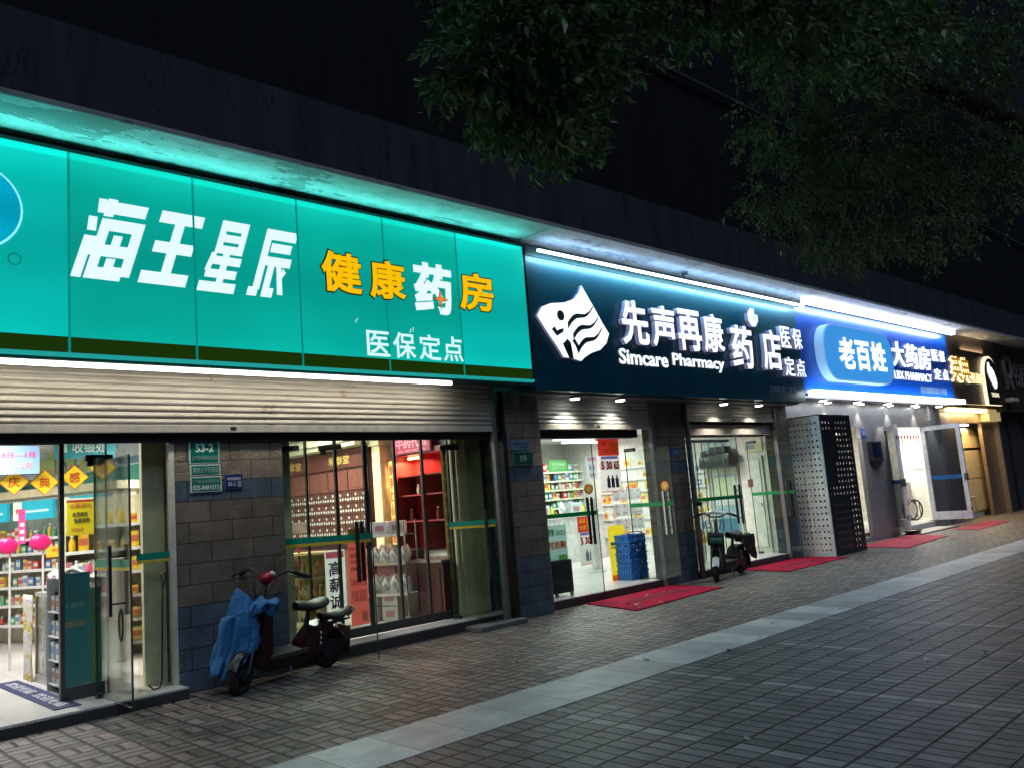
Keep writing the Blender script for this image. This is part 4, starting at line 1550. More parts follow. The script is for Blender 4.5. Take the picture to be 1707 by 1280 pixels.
b = B()
b.grid(sleeve, 22, 22, True)
o = b.make('sleeve', CLOTH, t, None, True)
o.modifiers.new('thickness', 'SOLIDIFY').thickness = .004
b = B()
b.grid(lambda u, v: Vector((-.17 - .12 * v - .02 * math.sin(v * 8), -.09 - .02 * math.sin(6 * v), .12 - .50 * v)) + Vector(((.06 - .015 * v) * math.cos(u * 6.2832), (.045 - .012 * v) * math.sin(u * 6.2832) * (1 + .3 * math.sin(5 * v + u * 12)), .01 * math.sin(9 * v))), 20, 22, True)
o = b.make('sleeve', CLOTH, t, None, True)
o.modifiers.new('thickness', 'SOLIDIFY').thickness = .004

# ================================================================ red door mats
g = N('red_loop_carpet')
REDM = g.ramp(g.noise(220, 2), [(.3, (.27, .008, .03)), (.7, (.50, .02, .065))])
REDM = g.mix(1.0, REDM, g.ramp(g.noise(3, 5), [(.3, (.7, .7, .7)), (.7, (1.1, 1.1, 1.1))]), 'MULTIPLY')
g.bump(g.noise(260, 2), .6, .006)
REDM = g.set(REDM, .92, 0, .1)
g = N('faded_red_carpet')
PINKM = g.ramp(g.noise(160, 2), [(.3, (.38, .06, .085)), (.7, (.52, .11, .14))])
PINKM = g.mix(1.0, PINKM, g.ramp(g.noise(3, 5), [(.3, (.7, .7, .7)), (.7, (1.1, 1.1, 1.1))]), 'MULTIPLY')
PINKM = g.set(PINKM, .92, 0, .1)


def mat_(label, pts, m, words=None):
    cx = sum(p[0] for p in pts) / 4
    cy_ = sum(p[1] for p in pts) / 4
    loc = (cx, cy_, 0.001)
    t = thing('door_mat', label, 'door mat', loc, 0, 'red mats in front of the shop doors')
    P = []
    for i in range(4):
        a, b_ = Vector(pts[i]), Vector(pts[(i + 1) % 4])
        for k in range(10):
            q = a.lerp(b_, k / 10)
            P.append((q.x + random.uniform(-.008, .008), q.y + random.uniform(-.008, .008)))
    B().prismz(P, .001, .014).make('carpet', m, t, loc)
    if words:
        b = B()
        b.bm.free()
        b.bm = tmesh(words[0], (0, words[3], 0, words[4]), 0, .01, .003)
        # lay the letters flat, readable from the street
        bmesh.ops.transform(b.bm, matrix=Matrix(((1, 0, 0, words[1]), (0, 0, 1, words[2]), (0, -1, 0, .0165), (0, 0, 0, 1))), verts=b.bm.verts)
        b.make('lettering', M(words[5], .9), t, loc)
    return t


mat_('crimson carpet mat with worn pale lettering before the first green-sign doorway', [(8.72, 7.05), (11.0, 7.2), (11.12, 8.22), (9.05, 8.2)], REDM, ('欢迎光临', 9.35, 7.5, 1.3, .3, (.12, .012, .02)))
mat_('crimson carpet mat running from the black scooter to the perforated cabinet', [(13.0, 7.2), (15.35, 7.25), (15.4, 8.2), (13.2, 8.2)], REDM, ('欢迎光临', 13.6, 7.5, 1.3, .3, (.15, .015, .03)))
mat_('faded pink-red mat lying just past the perforated cabinet', [(16.95, 6.8), (19.7, 7.0), (20.3, 8.05), (17.3, 8.0)], PINKM)
mat_('farthest faded red mat in front of the open white door', [(21.2, 6.85), (24.0, 7.0), (24.4, 7.6), (21.7, 7.55)], PINKM)

# ================================================================ perforated equipment cabinet
LOC = (16.15, 8.03, 0)
t = thing('equipment_cabinet', 'tall perforated metal cabinet with white left side and dark louvred front', 'cabinet', LOC)
X0, X1, Y0, Y1_, ZT = 15.48, 16.82, 7.56, 8.25, 2.7


def holes_panel(nu, nv, cw, ch, r, keep, seg=12, mapf=None, th=.004):
    """sheet of nu x nv cells, each with a round hole unless keep(i, j) is false; real openings"""
    b = B()
    bm = b.bm
    for i in range(nu):
        for j in range(nv):
            cx, cz = (i + .5) * cw, (j + .5) * ch
            sq = []
            for k in range(seg):
                a = (k + .5) / seg * 6.28318
                c, s_ = math.cos(a), math.sin(a)
                m_ = max(abs(c), abs(s_))
                sq.append((cx + c / m_ * cw / 2, cz + s_ / m_ * ch / 2))
            if keep(i, j):
                ci = [(cx + r * math.cos((k + .5) / seg * 6.28318), cz + r * math.sin((k + .5) / seg * 6.28318)) for k in range(seg)]
                vo = [bm.verts.new(mapf(*p)) for p in sq]
                vi = [bm.verts.new(mapf(*p)) for p in ci]
                for k in range(seg):
                    bm.faces.new((vo[k], vo[(k + 1) % seg], vi[(k + 1) % seg], vi[k]))
                co = [(cx + sx * cw / 2, cz + sz * ch / 2) for sx, sz in ((1, 1), (-1, 1), (-1, -1), (1, -1))]
                for q, (kk) in zip(co, (1, 4, 7, 10)):
                    pass
                for (sx, sz) in ((1, 1), (-1, 1), (-1, -1), (1, -1)):
                    q = (cx + sx * cw / 2, cz + sz * ch / 2)
                    ks = sorted(range(seg), key=lambda k: (sq[k][0] - q[0]) ** 2 + (sq[k][1] - q[1]) ** 2)[:2]
                    if max((sq[k][0] - q[0]) ** 2 + (sq[k][1] - q[1]) ** 2 for k in ks) > 1e-9:
                        vq = bm.verts.new(mapf(*q))
                        bm.faces.new((vo[ks[0]], vo[ks[1]], vq))
            else:
                bm.faces.new([bm.verts.new(mapf(cx + sx * cw / 2, cz + sz * ch / 2)) for sx, sz in ((-1, -1), (1, -1), (1, 1), (-1, 1))])
    bmesh.ops.recalc_face_normals(bm, faces=bm.faces)
    return b


WL = Y1_ - Y0
CABW = M((.80, .83, .78), .4)
CABD = M((.022, .024, .03), .38)
b = holes_panel(7, 22, (WL - .08) / 7, (ZT - .14) / 22, .022, lambda i, j: True, mapf=lambda u, v: (X0, Y1_ - .04 - u, v + .06))
sd = b.make('side_panel', CABW, t, LOC)
sd.modifiers.new('thickness', 'SOLIDIFY').thickness = .012
b = B()
for y in (Y0, Y1_ - .04):
    b.box(X0 - .004, X0 + .03, y, y + .04, 0, ZT, .003)
b.box(X0 - .003, X0 + .03, Y0 + .041, Y1_ - .041, 0, .06)
b.box(X0 - .003, X0 + .03, Y0 + .041, Y1_ - .041, ZT - .08, ZT)
b.box(X0 - .006, X0 - .004, (Y0 + Y1_) / 2 - .004, (Y0 + Y1_) / 2 + .004, .06, ZT - .08)
b.make('side_frame', CABW, t, LOC)
FW = X1 - X0
cw = (FW - .1) / 9
ch = (ZT - .14) / 22
rk = random.Random(3)
solid = {(i, j) for i in range(9) for j in range(22) if (i < 3 and 10 < j < 20) or (i < 6 and j < 9)}
b = holes_panel(9, 22, cw, ch, .03, lambda i, j: (i, j) not in solid and not (i == 3 and j > 14), mapf=lambda u, v: (X0 + .05 + u, Y0, v + .06))
fp = b.make('front_panel', CABD, t, LOC)
fp.modifiers.new('thickness', 'SOLIDIFY').thickness = .012
b = B()
for x in (X0 + .031, X1 - .05):
    b.box(x, x + .05, Y0 - .012, Y0 + .03, 0, ZT, .003)
b.box(X0 + .085, X1 - .055, Y0 - .011, Y0 + .03, 0, .06)
b.box(X0 + .085, X1 - .055, Y0 - .011, Y0 + .03, ZT - .08, ZT)
b.make('front_frame', CABD, t, LOC)
b = B()
for k in range(7):
    z = .14 + k * .13
    b.prism([(X0 + .1, z), (X0 + .78, z), (X0 + .78, z + .045), (X0 + .1, z + .045)], Y0 - .03, Y0 - .014)
b.make('louvre', M((.05, .052, .06), .35), t, LOC)
b = B()
b.box(X0, X1, Y0, Y1_, ZT + .001, ZT + .02, .003)
b.make('top_panel', CABD, t, LOC)
b = B()
b.box(X1 - .03, X1, Y1_ - .04, Y1_, .0, ZT)
b.make('rear_post', CABD, t, LOC)
b = B()
b.box(X0 + .12, X0 + .6, Y0 + .3, Y1_ - .04, .3, 1.25, .02)
b.box(X0 + .12, X0 + .6, Y0 + .3, Y1_ - .04, 1.35, 2.3, .02)
b.make('machine', M((.12, .13, .13), .5), t, LOC)

# dark bowl by the metal pillar
LOC = (20.3, 7.98, 0)
t = thing('bowl', 'small dark bowl on the ground at the foot of the metal pillar', 'bowl', LOC)
B().lathe([(.10, .0), (.16, .04), (.2, .11), (.185, .115), (.14, .05), (.02, .03)], (0, 0, 0), 24).make('bowl_shell', M((.03, .022, .02), .35), t, None, True)

# hooked rod leaning in the reveal
LOC = (3.05, 8.11, .1)
t = thing('hooked_rod', 'thin dark rod with looped top leaning on the glass beside the brick pillar', 'rod', LOC)
b = B()
b.tube([(2.93, 8.09, .15), (2.97, 8.08, .105), (3.03, 8.09, .11), (3.06, 8.11, .17), (3.075, 8.12, .6), (3.09, 8.13, 1.05), (3.075, 8.13, 1.12), (3.105, 8.13, 1.15), (3.12, 8.13, 1.08), (3.09, 8.13, 1.0)], .008, 8)
b.make('rod', M((.03, .03, .03), .4), t, LOC, True)
LOC = (2.57, 7.70, .55)
t = thing('door_lock', 'black cable lock hanging from the door handle of the open glass door', 'lock', LOC)
B().torus((0, 0, .14), .085, .010, 'X', 24, 8).make('cable', BLACK, t).scale = (1, .55, 1.5)

# ================================================================ fallen leaves and litter
lf0 = None
rl = random.Random(11)
for k in range(34):
    if k < 16:
        x, y = rl.uniform(8.6, 11.3), rl.uniform(7.05, 8.3)
        z = .018
    elif k < 22:
        x, y, z = rl.uniform(3.0, 7.5), rl.uniform(5.6, 7.4), .004
    else:
        x, y, z = rl.uniform(4.5, 10), rl.uniform(2.2, 5.0), .008
    if lf0 is None:
        b = B()
        b.grid(lambda u, v: ((u - .5) * .085, (v - .5) * .042 * math.sin(math.pi * min(.97, max(.04, u))), .012 * math.cos(u * 5) * .5 + .008 * abs(v - .5) * 2), 7, 4)
        lf0 = b.make('fallen_leaf', M((.42, .34, .16), .7), None, None, True)
        lf0.modifiers.new('thickness', 'SOLIDIFY').thickness = .0012
        o = lf0
    else:
        o = lf0.copy()
        COL.objects.link(o)
    if k >= 22:
        if k == 22:
            pale = lf0.data.copy()
            pale.materials.clear()
            pale.materials.append(M((.55, .55, .52), .7))
        o.data = pale
        o.name = 'paper_scrap'
    o.location = (x, y, z)
    o.rotation_euler = (rl.uniform(-.2, .2), rl.uniform(-.2, .2), rl.uniform(0, 6.28))
    o.scale = (rl.uniform(.5, 1.1),) * 3
    if k < 16:
        tag(o, 'dry yellowish leaf lying on or beside the first crimson mat', 'leaf', 'dry leaves around the crimson mat')
    elif k < 22:
        tag(o, 'dry leaf on the brick pavement near the turquoise shop', 'leaf', 'dry leaves on the brick pavement')
    else:
        tag(o, 'tiny pale scrap on the dark outer paving', 'scrap', 'pale scraps on the dark paving')

# ================================================================ street tree overhead
TL = (11.6, 1.2, 0)
tree = thing('street_tree', 'evergreen street tree whose dark leafy boughs hang over the upper right', 'tree', TL)
g = N('bark')
BARK = g.set(g.ramp(g.noise(14, 6), [(.3, (.03, .024, .02)), (.7, (.09, .07, .06))]), .9, 0, .2)
b = B()
b.tube([(11.6, 1.2, 0), (11.5, 1.25, 1.4), (11.3, 1.3, 2.8), (10.9, 1.5, 4.0), (10.3, 1.6, 5.6), (9.6, 1.6, 7.6)], [.26, .21, .19, .17, .14, .1], 14)
b.make('trunk', BARK, tree, TL, True)
rt = random.Random(5)
CL = [  # clump centre, radii, density, leaf length
    ((3.42, 3.18, 4.38), (.46, .46, .40), 16, .095), ((3.30, 3.36, 4.12), (.30, .32, .28), 9, .095), ((4.05, 3.28, 4.38), (.34, .34, .32), 10, .095),
    ((3.5, 3.28, 3.88), (.22, .24, .20), 6, .095), ((3.85, 3.40, 4.0), (.26, .26, .18), 6, .09), ((3.1, 3.1, 4.62), (.3, .3, .25), 7, .09), ((3.9, 3.0, 4.8), (.6, .5, .35), 12, .09),
    ((4.75, 2.65, 4.86), (.5, .42, .22), 12, .10), ((5.25, 2.3, 4.68), (.42, .36, .22), 9, .10), ((5.9, 2.2, 4.8), (.5, .5, .4), 10, .10), ((5.0, 2.4, 5.2), (.7, .6, .4), 10, .10),
    ((8.81, 3.46, 4.95), (.95, .8, .72), 46, .085), ((8.15, 3.95, 5.30), (.52, .5, .45), 18, .08), ((8.22, 4.05, 4.55), (.46, .5, .45), 16, .08), ((8.7, 3.7, 4.12), (.55, .5, .34), 17, .08),
    ((9.35, 3.1, 4.15), (.55, .5, .36), 17, .085), ((9.6, 2.7, 4.95), (.75, .7, .7), 30, .085), ((8.5, 2.3, 5.6), (.8, .8, .5), 18, .09), ((8.2, 3.6, 5.95), (.7, .7, .45), 16, .085), ((7.6, 2.6, 5.6), (.55, .55, .35), 12, .09), ((10.1, 2.2, 4.7), (.6, .6, .6), 14, .085), ((9.4, 2.0, 5.9), (.9, .8, .5), 14, .09), ((6.8, 2.3, 5.4), (.5, .5, .35), 9, .10)]
b = B()
fork = Vector((9.6, 1.6, 7.6))
for c, r, n, ll in CL:
    c = Vector(c)
    mid = c + (fork - c) * .35 + Vector((rt.uniform(-.15, .15), rt.uniform(-.15, .15), .9))
    b.tube([fork, fork.lerp(mid, .5) + Vector((0, 0, .1)), mid, mid.lerp(c, .6), c], [.05, .035, .022, .014, .006], 7)
b.tube([(10.6, 1.65, 4.4), (9.6, 2.2, 5.05), (8.6, 2.75, 5.42), (7.6, 3.0, 5.55), (6.2, 2.9, 5.3), (4.6, 3.0, 4.9), (3.5, 3.15, 4.5)], [.13, .11, .09, .07, .05, .035, .012], 10)
b.make('bough', BARK, tree, TL, True)
V, F, TW = [], [], B()
for c, r, n, ll in CL:
    c = Vector(c)
    for s in range(int(n * 8)):
        # a twig rooted inside the clump and drooping outwards
        d = Vector((rt.gauss(0, 1), rt.gauss(0, 1), rt.gauss(-.1, .9))).normalized()
        q = rt.random() ** .45
        root = c + Vector((d.x * r[0], d.y * r[1], d.z * r[2])) * q * .95
        ax = (d + Vector((0, 0, -.75)) + Vector((rt.uniform(-.5, .5), rt.uniform(-.5, .5), rt.uniform(-.3, .3)))).normalized()
        L = rt.uniform(.16, .34)
        nl = rt.randint(8, 13)
        side = ax.orthogonal().normalized()
        oth = ax.cross(side)
        if rt.random() < .4:
            TW.tube([root - ax * .08, root + ax * L], [.004, .0015], 4)
        for k in range(nl):
            a = k * 2.4 + rt.uniform(-.4, .4)
            base = root + ax * (L * (k + .5) / nl)
            out2 = (side * math.cos(a) + oth * math.sin(a)) * .75 + ax * rt.uniform(.35, .9) + Vector((0, 0, -.35))
            out2.normalize()
            l2 = ll * rt.uniform(.6, 1.15)
            wv = out2.cross(Vector((rt.uniform(-.4, .4), rt.uniform(-.4, .4), 1))).normalized() * l2 * (rt.uniform(.22, .32) if c.x < 6 else rt.uniform(.15, .22))
            nn = wv.cross(out2).normalized() * l2 * .10
            i = len(V)
            V += [base, base + out2 * l2 * .42 + wv + nn, base + out2 * l2, base + out2 * l2 * .42 - wv + nn, base + out2 * l2 * .45 - nn * .3]
            F += [(i, i + 1, i + 4), (i + 1, i + 2, i + 4), (i + 2, i + 3, i + 4), (i + 3, i, i + 4)]
off = Vector(TL)
me = bpy.data.meshes.new('crown')
me.from_pydata([tuple(v - off) for v in V], [], F)
g = N('glossy_leaves')
oi = g.n('ShaderNodeNewGeometry')
lc = g.ramp(oi.outputs['Random Per Island'], [(0, (.05, .10, .04)), (.5, (.12, .20, .08)), (.8, (.19, .26, .12)), (1, (.27, .28, .2))])
LEAF = g.set(lc, .38, 0, .45)
tl = g.n('ShaderNodeBsdfTranslucent')
g.l(g.mix(1.0, lc, (.9, 1.0, .55), 'MULTIPLY'), tl.inputs[0])
mx = g.n('ShaderNodeMixShader')
mx.inputs[0].default_value = .34
g.l(g.b.outputs[0], mx.inputs[1])
g.l(tl.outputs[0], mx.inputs[2])
g.l(mx.outputs[0], g.o.inputs[0])
me.materials.append(LEAF)
link('crown', me, tree)
TW.make('twig', BARK, tree, TL)

# ================================================================ inside the shops
def W(loc, rz, x, y, z=0):
    c, s = math.cos(rz), math.sin(rz)
    return (loc[0] + c * x - s * y, loc[1] + s * x + c * y, loc[2] + z)


def ceiling_light(label, x, y, z, L, rz, power, col=(1.0, .97, .92), w=.09):
    t = thing('ceiling_light', label, 'ceiling light', (x, y, z), rz, 'tube lights on the shop ceilings')
    B().box(-L / 2, L / 2, -w / 2, w / 2, .03, .06, .004).make('housing', M((.7, .7, .7), .4), t)
    B().cyl((-L / 2 + .02, 0, .012), (L / 2 - .02, 0, .012), .017, seg=10).make('tube', M((1, .98, .94), .3, emit=9), t)
    area('tube_light', t, (0, 0, -.01), L, .06, power, col, (0, 0, 0), 175)


ceiling_light('tube light nearest the left doorway of the turquoise shop', 2.2, 10.2, 2.86, 1.5, R(90), 100)
ceiling_light('tube light above the back wall display of the turquoise shop', 1.9, 12.6, 2.86, 1.5, R(90), 110)
ceiling_light('tube light in the middle of the turquoise shop ceiling', 4.6, 11.2, 2.86, 1.5, R(90), 105)
ceiling_light('tube light over the drawer cabinet side of the turquoise shop', 6.0, 10.6, 2.86, 1.5, R(90), 105, (1.0, .93, .84))
for k, (x, y, p) in enumerate(((9.9, 9.7, 42), (11.9, 10.6, 40), (13.2, 11.9, 42), (14.2, 12.6, 36), (13.6, 9.6, 40))):
    ceiling_light(['first tube light behind the crimson mat doorway', 'tube light above the green hanging sign', 'tube light over the price posters', 'deepest tube light above the stocked shelves', 'tube light behind the strip curtain'][k], x, y, 2.7, 1.3, R(0), p, (.96, 1.0, .97))
ceiling_light('tube light behind the open white framed door', 22.9, 9.1, 2.8, 1.2, 0, 120, (1.0, .94, .78))
ceiling_light('tube light behind the narrow doorway by the terminal box', 18.0, 8.54, 2.5, 1.0, 0, 5, (1.0, .92, .8), .05)
ceiling_light('warm tube light inside the brown metal shop front', 25.9, 8.37, 2.62, .9, 0, 22, (1.0, .75, .4))

# ---- goods
GB = {}


def good(kind, col, loc, rz, s, label, group):
    key = (kind, col)
    if key not in GB:
        if kind == 'medicine_box':
            b = B().box(-.05, .05, -.04, .04, 0, .15, .002)
            o = b.make(kind, M(col, .4))
            o.data.materials.append(M(tuple(min(1, .75 if k == 0 else .7) for k in range(3)), .4))
            for p in o.data.polygons:
                if abs(p.normal.y) > .9 and False:
                    p.material_index = 1
            b2 = B().box(-.046, .046, -.0415, -.0402, .05, .11)
            c = b2.make('box_label', M((.75, .74, .7) if sum(col) < 1.0 else (.15, .26, .5) if sum(col) > 1.9 else (col[0] * .7, col[1] * .25, .06), .45), o)
        elif kind == 'bottle':
            b = B().lathe([(.034, 0), (.036, .01), (.036, .10), (.016, .13), (.015, .145)], seg=14)
            o = b.make(kind, M(col, .25), None, None, True)
            B().cyl((0, 0, .146), (0, 0, .17), .019, seg=12).make('cap', M((.7, .7, .7), .4), o)
        elif kind == 'carton':
            b = B().box(-.12, .12, -.1, .1, 0, .2, .004)
            b.box(-.12, .12, -.006, .006, .2005, .2015)
            o = b.make(kind, M(col, .5))
            B().box(-.07, .07, -.1015, -.1003, .06, .14).make('box_label', M((col[0] * .8, col[1] * .35, col[2] * .3 + .05), .5), o)
        else:  # soft bag
            b = B()
            b.grid(lambda u, v: ((.07 + .012 * math.sin(v * 9 + u * 25)) * math.cos(u * 6.2832) * (1 - v ** 5), (.045 + .014 * math.sin(u * 31 + v * 11)) * math.sin(u * 6.2832) * math.sin(.25 + 2.7 * v), .2 * v + .02 * math.sin(19 * u) * v), 24, 12, True)
            o = b.make(kind, M(col, .35), None, None, True)
        GB[key] = o
    else:
        src = GB[key]
        o = copy_tree(src)
    o.location = loc
    o.rotation_euler = (0, 0, rz)
    o.scale = s if isinstance(s, tuple) else (s, s, s)
    tag(o, label, kind.replace('_', ' '), group)
    return o


PAL = dict(mix=[(.7, .7, .68), (.62, .08, .06), (.12, .28, .55), (.75, .55, .12), (.14, .45, .25), (.7, .42, .4), (.68, .66, .55)],
           yellow=[(.8, .58, .05), (.75, .42, .03), (.8, .68, .2)], red=[(.55, .05, .05), (.6, .16, .1), (.7, .6, .55), (.3, .05, .06)],
           pale=[(.72, .72, .70), (.62, .66, .7), (.7, .64, .55), (.4, .5, .62)], pink=[(.75, .08, .25), (.8, .3, .45), (.75, .7, .68)])
rg_ = random.Random(21)


def shelves(name, label, cat, loc, rz, w_, h_, d_, zs, pal, glabel, group, body=(.7, .69, .66), step=.115, kinds=('medicine_box', 'medicine_box', 'bottle'), back=True, sc=(.75, 1.15), edge=None):
    t = thing(name, label, cat, loc, rz)
    m = M(body, .45)
    b = B()
    for x in (0, w_ - .03):
        b.box(x, x + .03, 0, d_, 0, h_, .003)
    if back:
        b.box(.031, w_ - .031, d_ - .02, d_, 0, h_)
    b.make('frame', m, t)
    for z in zs:
        s = B().box(.031, w_ - .031, -.01, d_ - .021, z - .025, z, .002).make('shelf_board', m, t)
        B().box(.031, w_ - .031, -.014, -.0105, z - .035, z + .004).make('price_rail', M(edge or (.8, .8, .8), .4), s)
        x = .09
        while x < w_ - .09:
            k = rg_.choice(kinds)
            sc_ = rg_.uniform(*sc)
            st = step * (2.2 if k == 'carton' else 1.5 if k == 'bag' else 1)
            if rg_.random() < .93:
                good(k, rg_.choice(PAL[pal]), W(loc, rz, x, rg_.uniform(.05, .09) + (.06 if k == 'carton' else 0), z + .001), rz + rg_.uniform(-.1, .1), (sc_, sc_, sc_ * rg_.uniform(.8, 1.25)), glabel, group)
            x += st * rg_.uniform(.95, 1.15)
    return t


def board(name, label, cat, loc, rz, w_, h_, bgc, blocks=(), words=(), group=None, th=.012, emit=0.0, sheet=False):
    """a printed board facing local -y, foot at loc"""
    t = thing(name, label, cat, loc, rz, group)
    if sheet:
        B().quad(0, w_, 0, 0, h_).make('panel', paper(bgc), t)
        for i, (x0, x1, z0, z1, c) in enumerate(blocks):
            B().quad(x0 * w_, x1 * w_, -.001 - i * .0004, z0 * h_, z1 * h_).make('print_block', paper(tuple(min(1, q * 1.6) for q in c)), t)
        for s, (x0, x1, z0, z1), c, bo in words:
            text('lettering', s, (x0 * w_, x1 * w_, z0 * h_, z1 * h_), -.006, paper(tuple(min(1, q * 1.3) for q in c)), t, bo, .003)
        return t
    B().box(0, w_, 0, th, 0, h_, .0015).make('panel', M(bgc, .45, emit=emit) if emit else M(bgc, .45, var=.05), t)
    for i, (x0, x1, z0, z1, c) in enumerate(blocks):
        B().box(x0 * w_, x1 * w_, -.0012 - i * .0004, -.0002, z0 * h_, z1 * h_).make('print_block', M(c, .45, emit=emit) if emit else M(c, .45, var=.05), t)
    for s, (x0, x1, z0, z1), c, bo in words:
        text('lettering', s, (x0 * w_, x1 * w_, z0 * h_, z1 * h_), -.0075, M(c, .45, emit=emit) if emit else M(c, .45, var=.03), t, bo, .003)
    return t


# ---------------- turquoise shop, left doorway
PA, RA = (2.72, 14.45, .1), R(-65.2)
sh = shelves('wall_shelving', 'cream wall shelving stocked with small boxes at the back of the turquoise shop', 'shelving', PA, RA, 2.8, 2.0, .4, (.28, .55, .80, 1.03, 1.26, 1.46), 'mix', 'small packaged medicine on the cream wall shelving', 'packages on the cream wall shelving', (.68, .64, .54), .105, sc=(.6, .95))
for i, (x0, x1) in enumerate(((.05, .82), (.95, 1.72), (1.85, 2.7))):
    lb = ['pale turquoise header light box, deepest of three above the cream shelving', 'turquoise header light box in the middle above the cream shelving', 'turquoise header light box closest to the glass door'][i]
    board('header_box', lb, 'light box', W(PA, RA, x0, -.03, 1.72), RA, x1 - x0, .26, (.02, .42, .52), [(.0, .22, .0, 1., (.72, .82, .66)), (.3, .9, .38, .5, (.5, .8, .85))], [('✚', (.07, .16, .35, .65), (.5, .1, .1), .03)], 'header light boxes above the cream shelving', .05, .85)
b = B()
t = thing('wall_ledge', 'long cream ledge running above the turquoise header boxes', 'ledge', W(PA, RA, 0, -.02, 2.03), RA)
B().box(0, 2.9, 0, .42, 0, .11, .004).make('ledge_board', M((.72, .64, .42), .5), t)
mu = thing('wall_mural', 'green and blue landscape mural on the back wall above the cream ledge', 'mural', W(PA, RA, 0, .36, 2.15), RA)
B().box(0, 3.0, 0, .02, 0, .78).make('panel', M((.58, .70, .78), .5), mu)
hill = lambda f, z0: [(0, 0)] + [(k * .1, z0 + f(k * .1)) for k in range(31)] + [(3.0, 0)]
B().prism(hill(lambda x: .10 + .10 * math.sin(x * 2.3) + .05 * math.sin(x * 6), .25), -.004, -.001).make('print_block', M((.12, .26, .42), .5), mu)
B().prism(hill(lambda x: .06 * math.sin(x * 3.1 + 1) + .03 * math.sin(x * 9), .24), -.007, -.0045).make('print_block', M((.62, .74, .8), .5), mu)
B().prism(hill(lambda x: .06 * math.sin(x * 2.1 + 2) + .02 * math.sin(x * 11), .15), -.010, -.0075).make('print_block', M((.06, .36, .30), .5), mu)
b = B()
for x, h in ((1.0, .25), (1.15, .38), (1.35, .30), (1.55, .45), (1.8, .26), (2.1, .35)):
    b.box(x, x + .16, -.013, -.0105, .18, .18 + h)
b.make('print_block', M((.42, .55, .2), .5), mu)
# slatted white ceiling rafts above the mural
t = thing('ceiling_raft', 'white slatted ceiling raft above the mural', 'ceiling raft', (2.9, 12.6, 2.78))
b = B()
for k in range(8):
    b.box(-1.2, 1.2, -1.0 + k * .26, -.86 + k * .26, 0, .05)
b.make('slat', M((.8, .8, .82), .4), t)

# diamond bunting on a string
bt = thing('bunting_string', 'thin string carrying the yellow diamond signs', 'string', (2.2, 11.4, 2.32))
B().tube([(0, 0, .08), (.42, 0, .02), (.84, 0, .04), (1.2, 0, .12), (1.6, 0, .24)], .004, 5).make('cord', M((.5, .1, .05), .5), bt)
for i, (ch, x, z) in enumerate((('庆', 2.60, 2.24), ('典', 2.93, 2.22), ('感', 3.27, 2.27), ('恩', 3.60, 2.38))):
    lb = ['leftmost yellow diamond sign on the string near the left edge', 'yellow diamond sign with a red character in the middle of the string', 'yellow diamond sign just right of the dark door frame', 'yellow diamond sign cut off by the door closer, highest on its string'][i]
    t = thing('bunting_sign', lb, 'bunting', (x, 11.38, z), 0, 'yellow diamond bunting in the turquoise shop')
    r_ = .165
    B().prism([(-r_, 0), (0, -r_ * .95), (r_, 0), (0, r_ * .95)], .0, .008).make('card', M((.55, .05, .02), .5), t)
    B().prism([(-r_ * .93, 0), (0, -r_ * .88), (r_ * .93, 0), (0, r_ * .88)], -.003, -.0005).make('card_face', M((.85, .58, .02), .45), t)
    text('lettering', ch, (-.062, .062, -.066, .062), -.008, M((.5, .04, .01), .5), t, .012, .004)
board('hanging_sign', 'teal hanging sign with white characters near the ceiling of the turquoise shop', 'hanging sign', (3.18, 11.9, 2.55), 0, .75, .28, (.03, .30, .36), [(.08, .2, .28, .75, (.7, .85, .85))], [('收银处', (.28, .85, .25, .78), (.7, .85, .85), .015)], None, .02)
board('hanging_poster', 'pale blue hanging poster with red dates at the upper left', 'poster', (2.28, 11.2, 2.32), 0, .55, .42, (.22, .36, .62), [(.1, .9, .8, .98, (.6, .72, .3))], [('1月8日—1月', (.05, .9, .45, .62), (.6, .06, .2), .01), ('2月—3月', (.1, .85, .14, .32), (.65, .3, .25), .01)])
board('hanging_poster', 'yellow notice poster with red heading hanging inside the glass door', 'poster', (2.90, 10.4, 1.55), 0, .29, .40, (.85, .66, .02), [(.0, 1., .93, 1., (.55, .06, .04))], [('优惠活动', (.1, .9, .78, .9), (.6, .2, .04), .01), ('会员每日', (.2, .75, .52, .66), (.12, .1, .03), .03), ('免费领取', (.25, .85, .34, .48), (.12, .1, .03), .03), ('详询店员', (.15, .6, .12, .22), (.6, .25, .05), .005)])
board('banner_board', 'orange shelf banner below the yellow notice poster', 'banner', (2.98, 11.5, 1.31), 0, .68, .13, (.85, .42, .02), [(.55, .57, 0, 1, (.6, .3, .05))], [('处方药', (.08, .3, .55, .8), (.25, .12, .02), .01), ('非处方药', (.65, .92, .55, .8), (.25, .12, .02), .01)])
board('banner_board', 'slate blue shelf banner between the yellow notice and the orange banner', 'banner', (3.18, 11.6, 1.47), 0, .5, .11, (.10, .24, .36), [], [('国家医保', (.2, .7, .3, .7), (.5, .6, .7), .01)])
for i, (x, y, z) in enumerate(((2.80, 11.0, 1.50), (2.47, 11.05, 1.49), (2.34, 11.15, 1.49))):
    lb = ['hot pink round paddle sign nearest the door frame', 'hot pink round paddle sign, second of a pair at the left edge', 'hot pink round paddle sign half cut by the left edge'][i]
    t = thing('paddle_sign', lb, 'paddle sign', (x, y, .1), 0, 'hot pink round paddles in the turquoise shop')
    B().ell((0, 0, z - .1), (.098, .035, .092), 28, 14).make('paddle', M((.72, .012, .16), .35), t, None, True)
    B().ell((-.03, .03, z - .095), (.095, .03, .09), 28, 14).make('paddle', M((.62, .012, .16), .35), t, None, True)
    B().cyl((.02, .03, 0), (.02, .03, z - .18), .012, seg=10).make('pole', M((.7, .7, .68), .3), t)
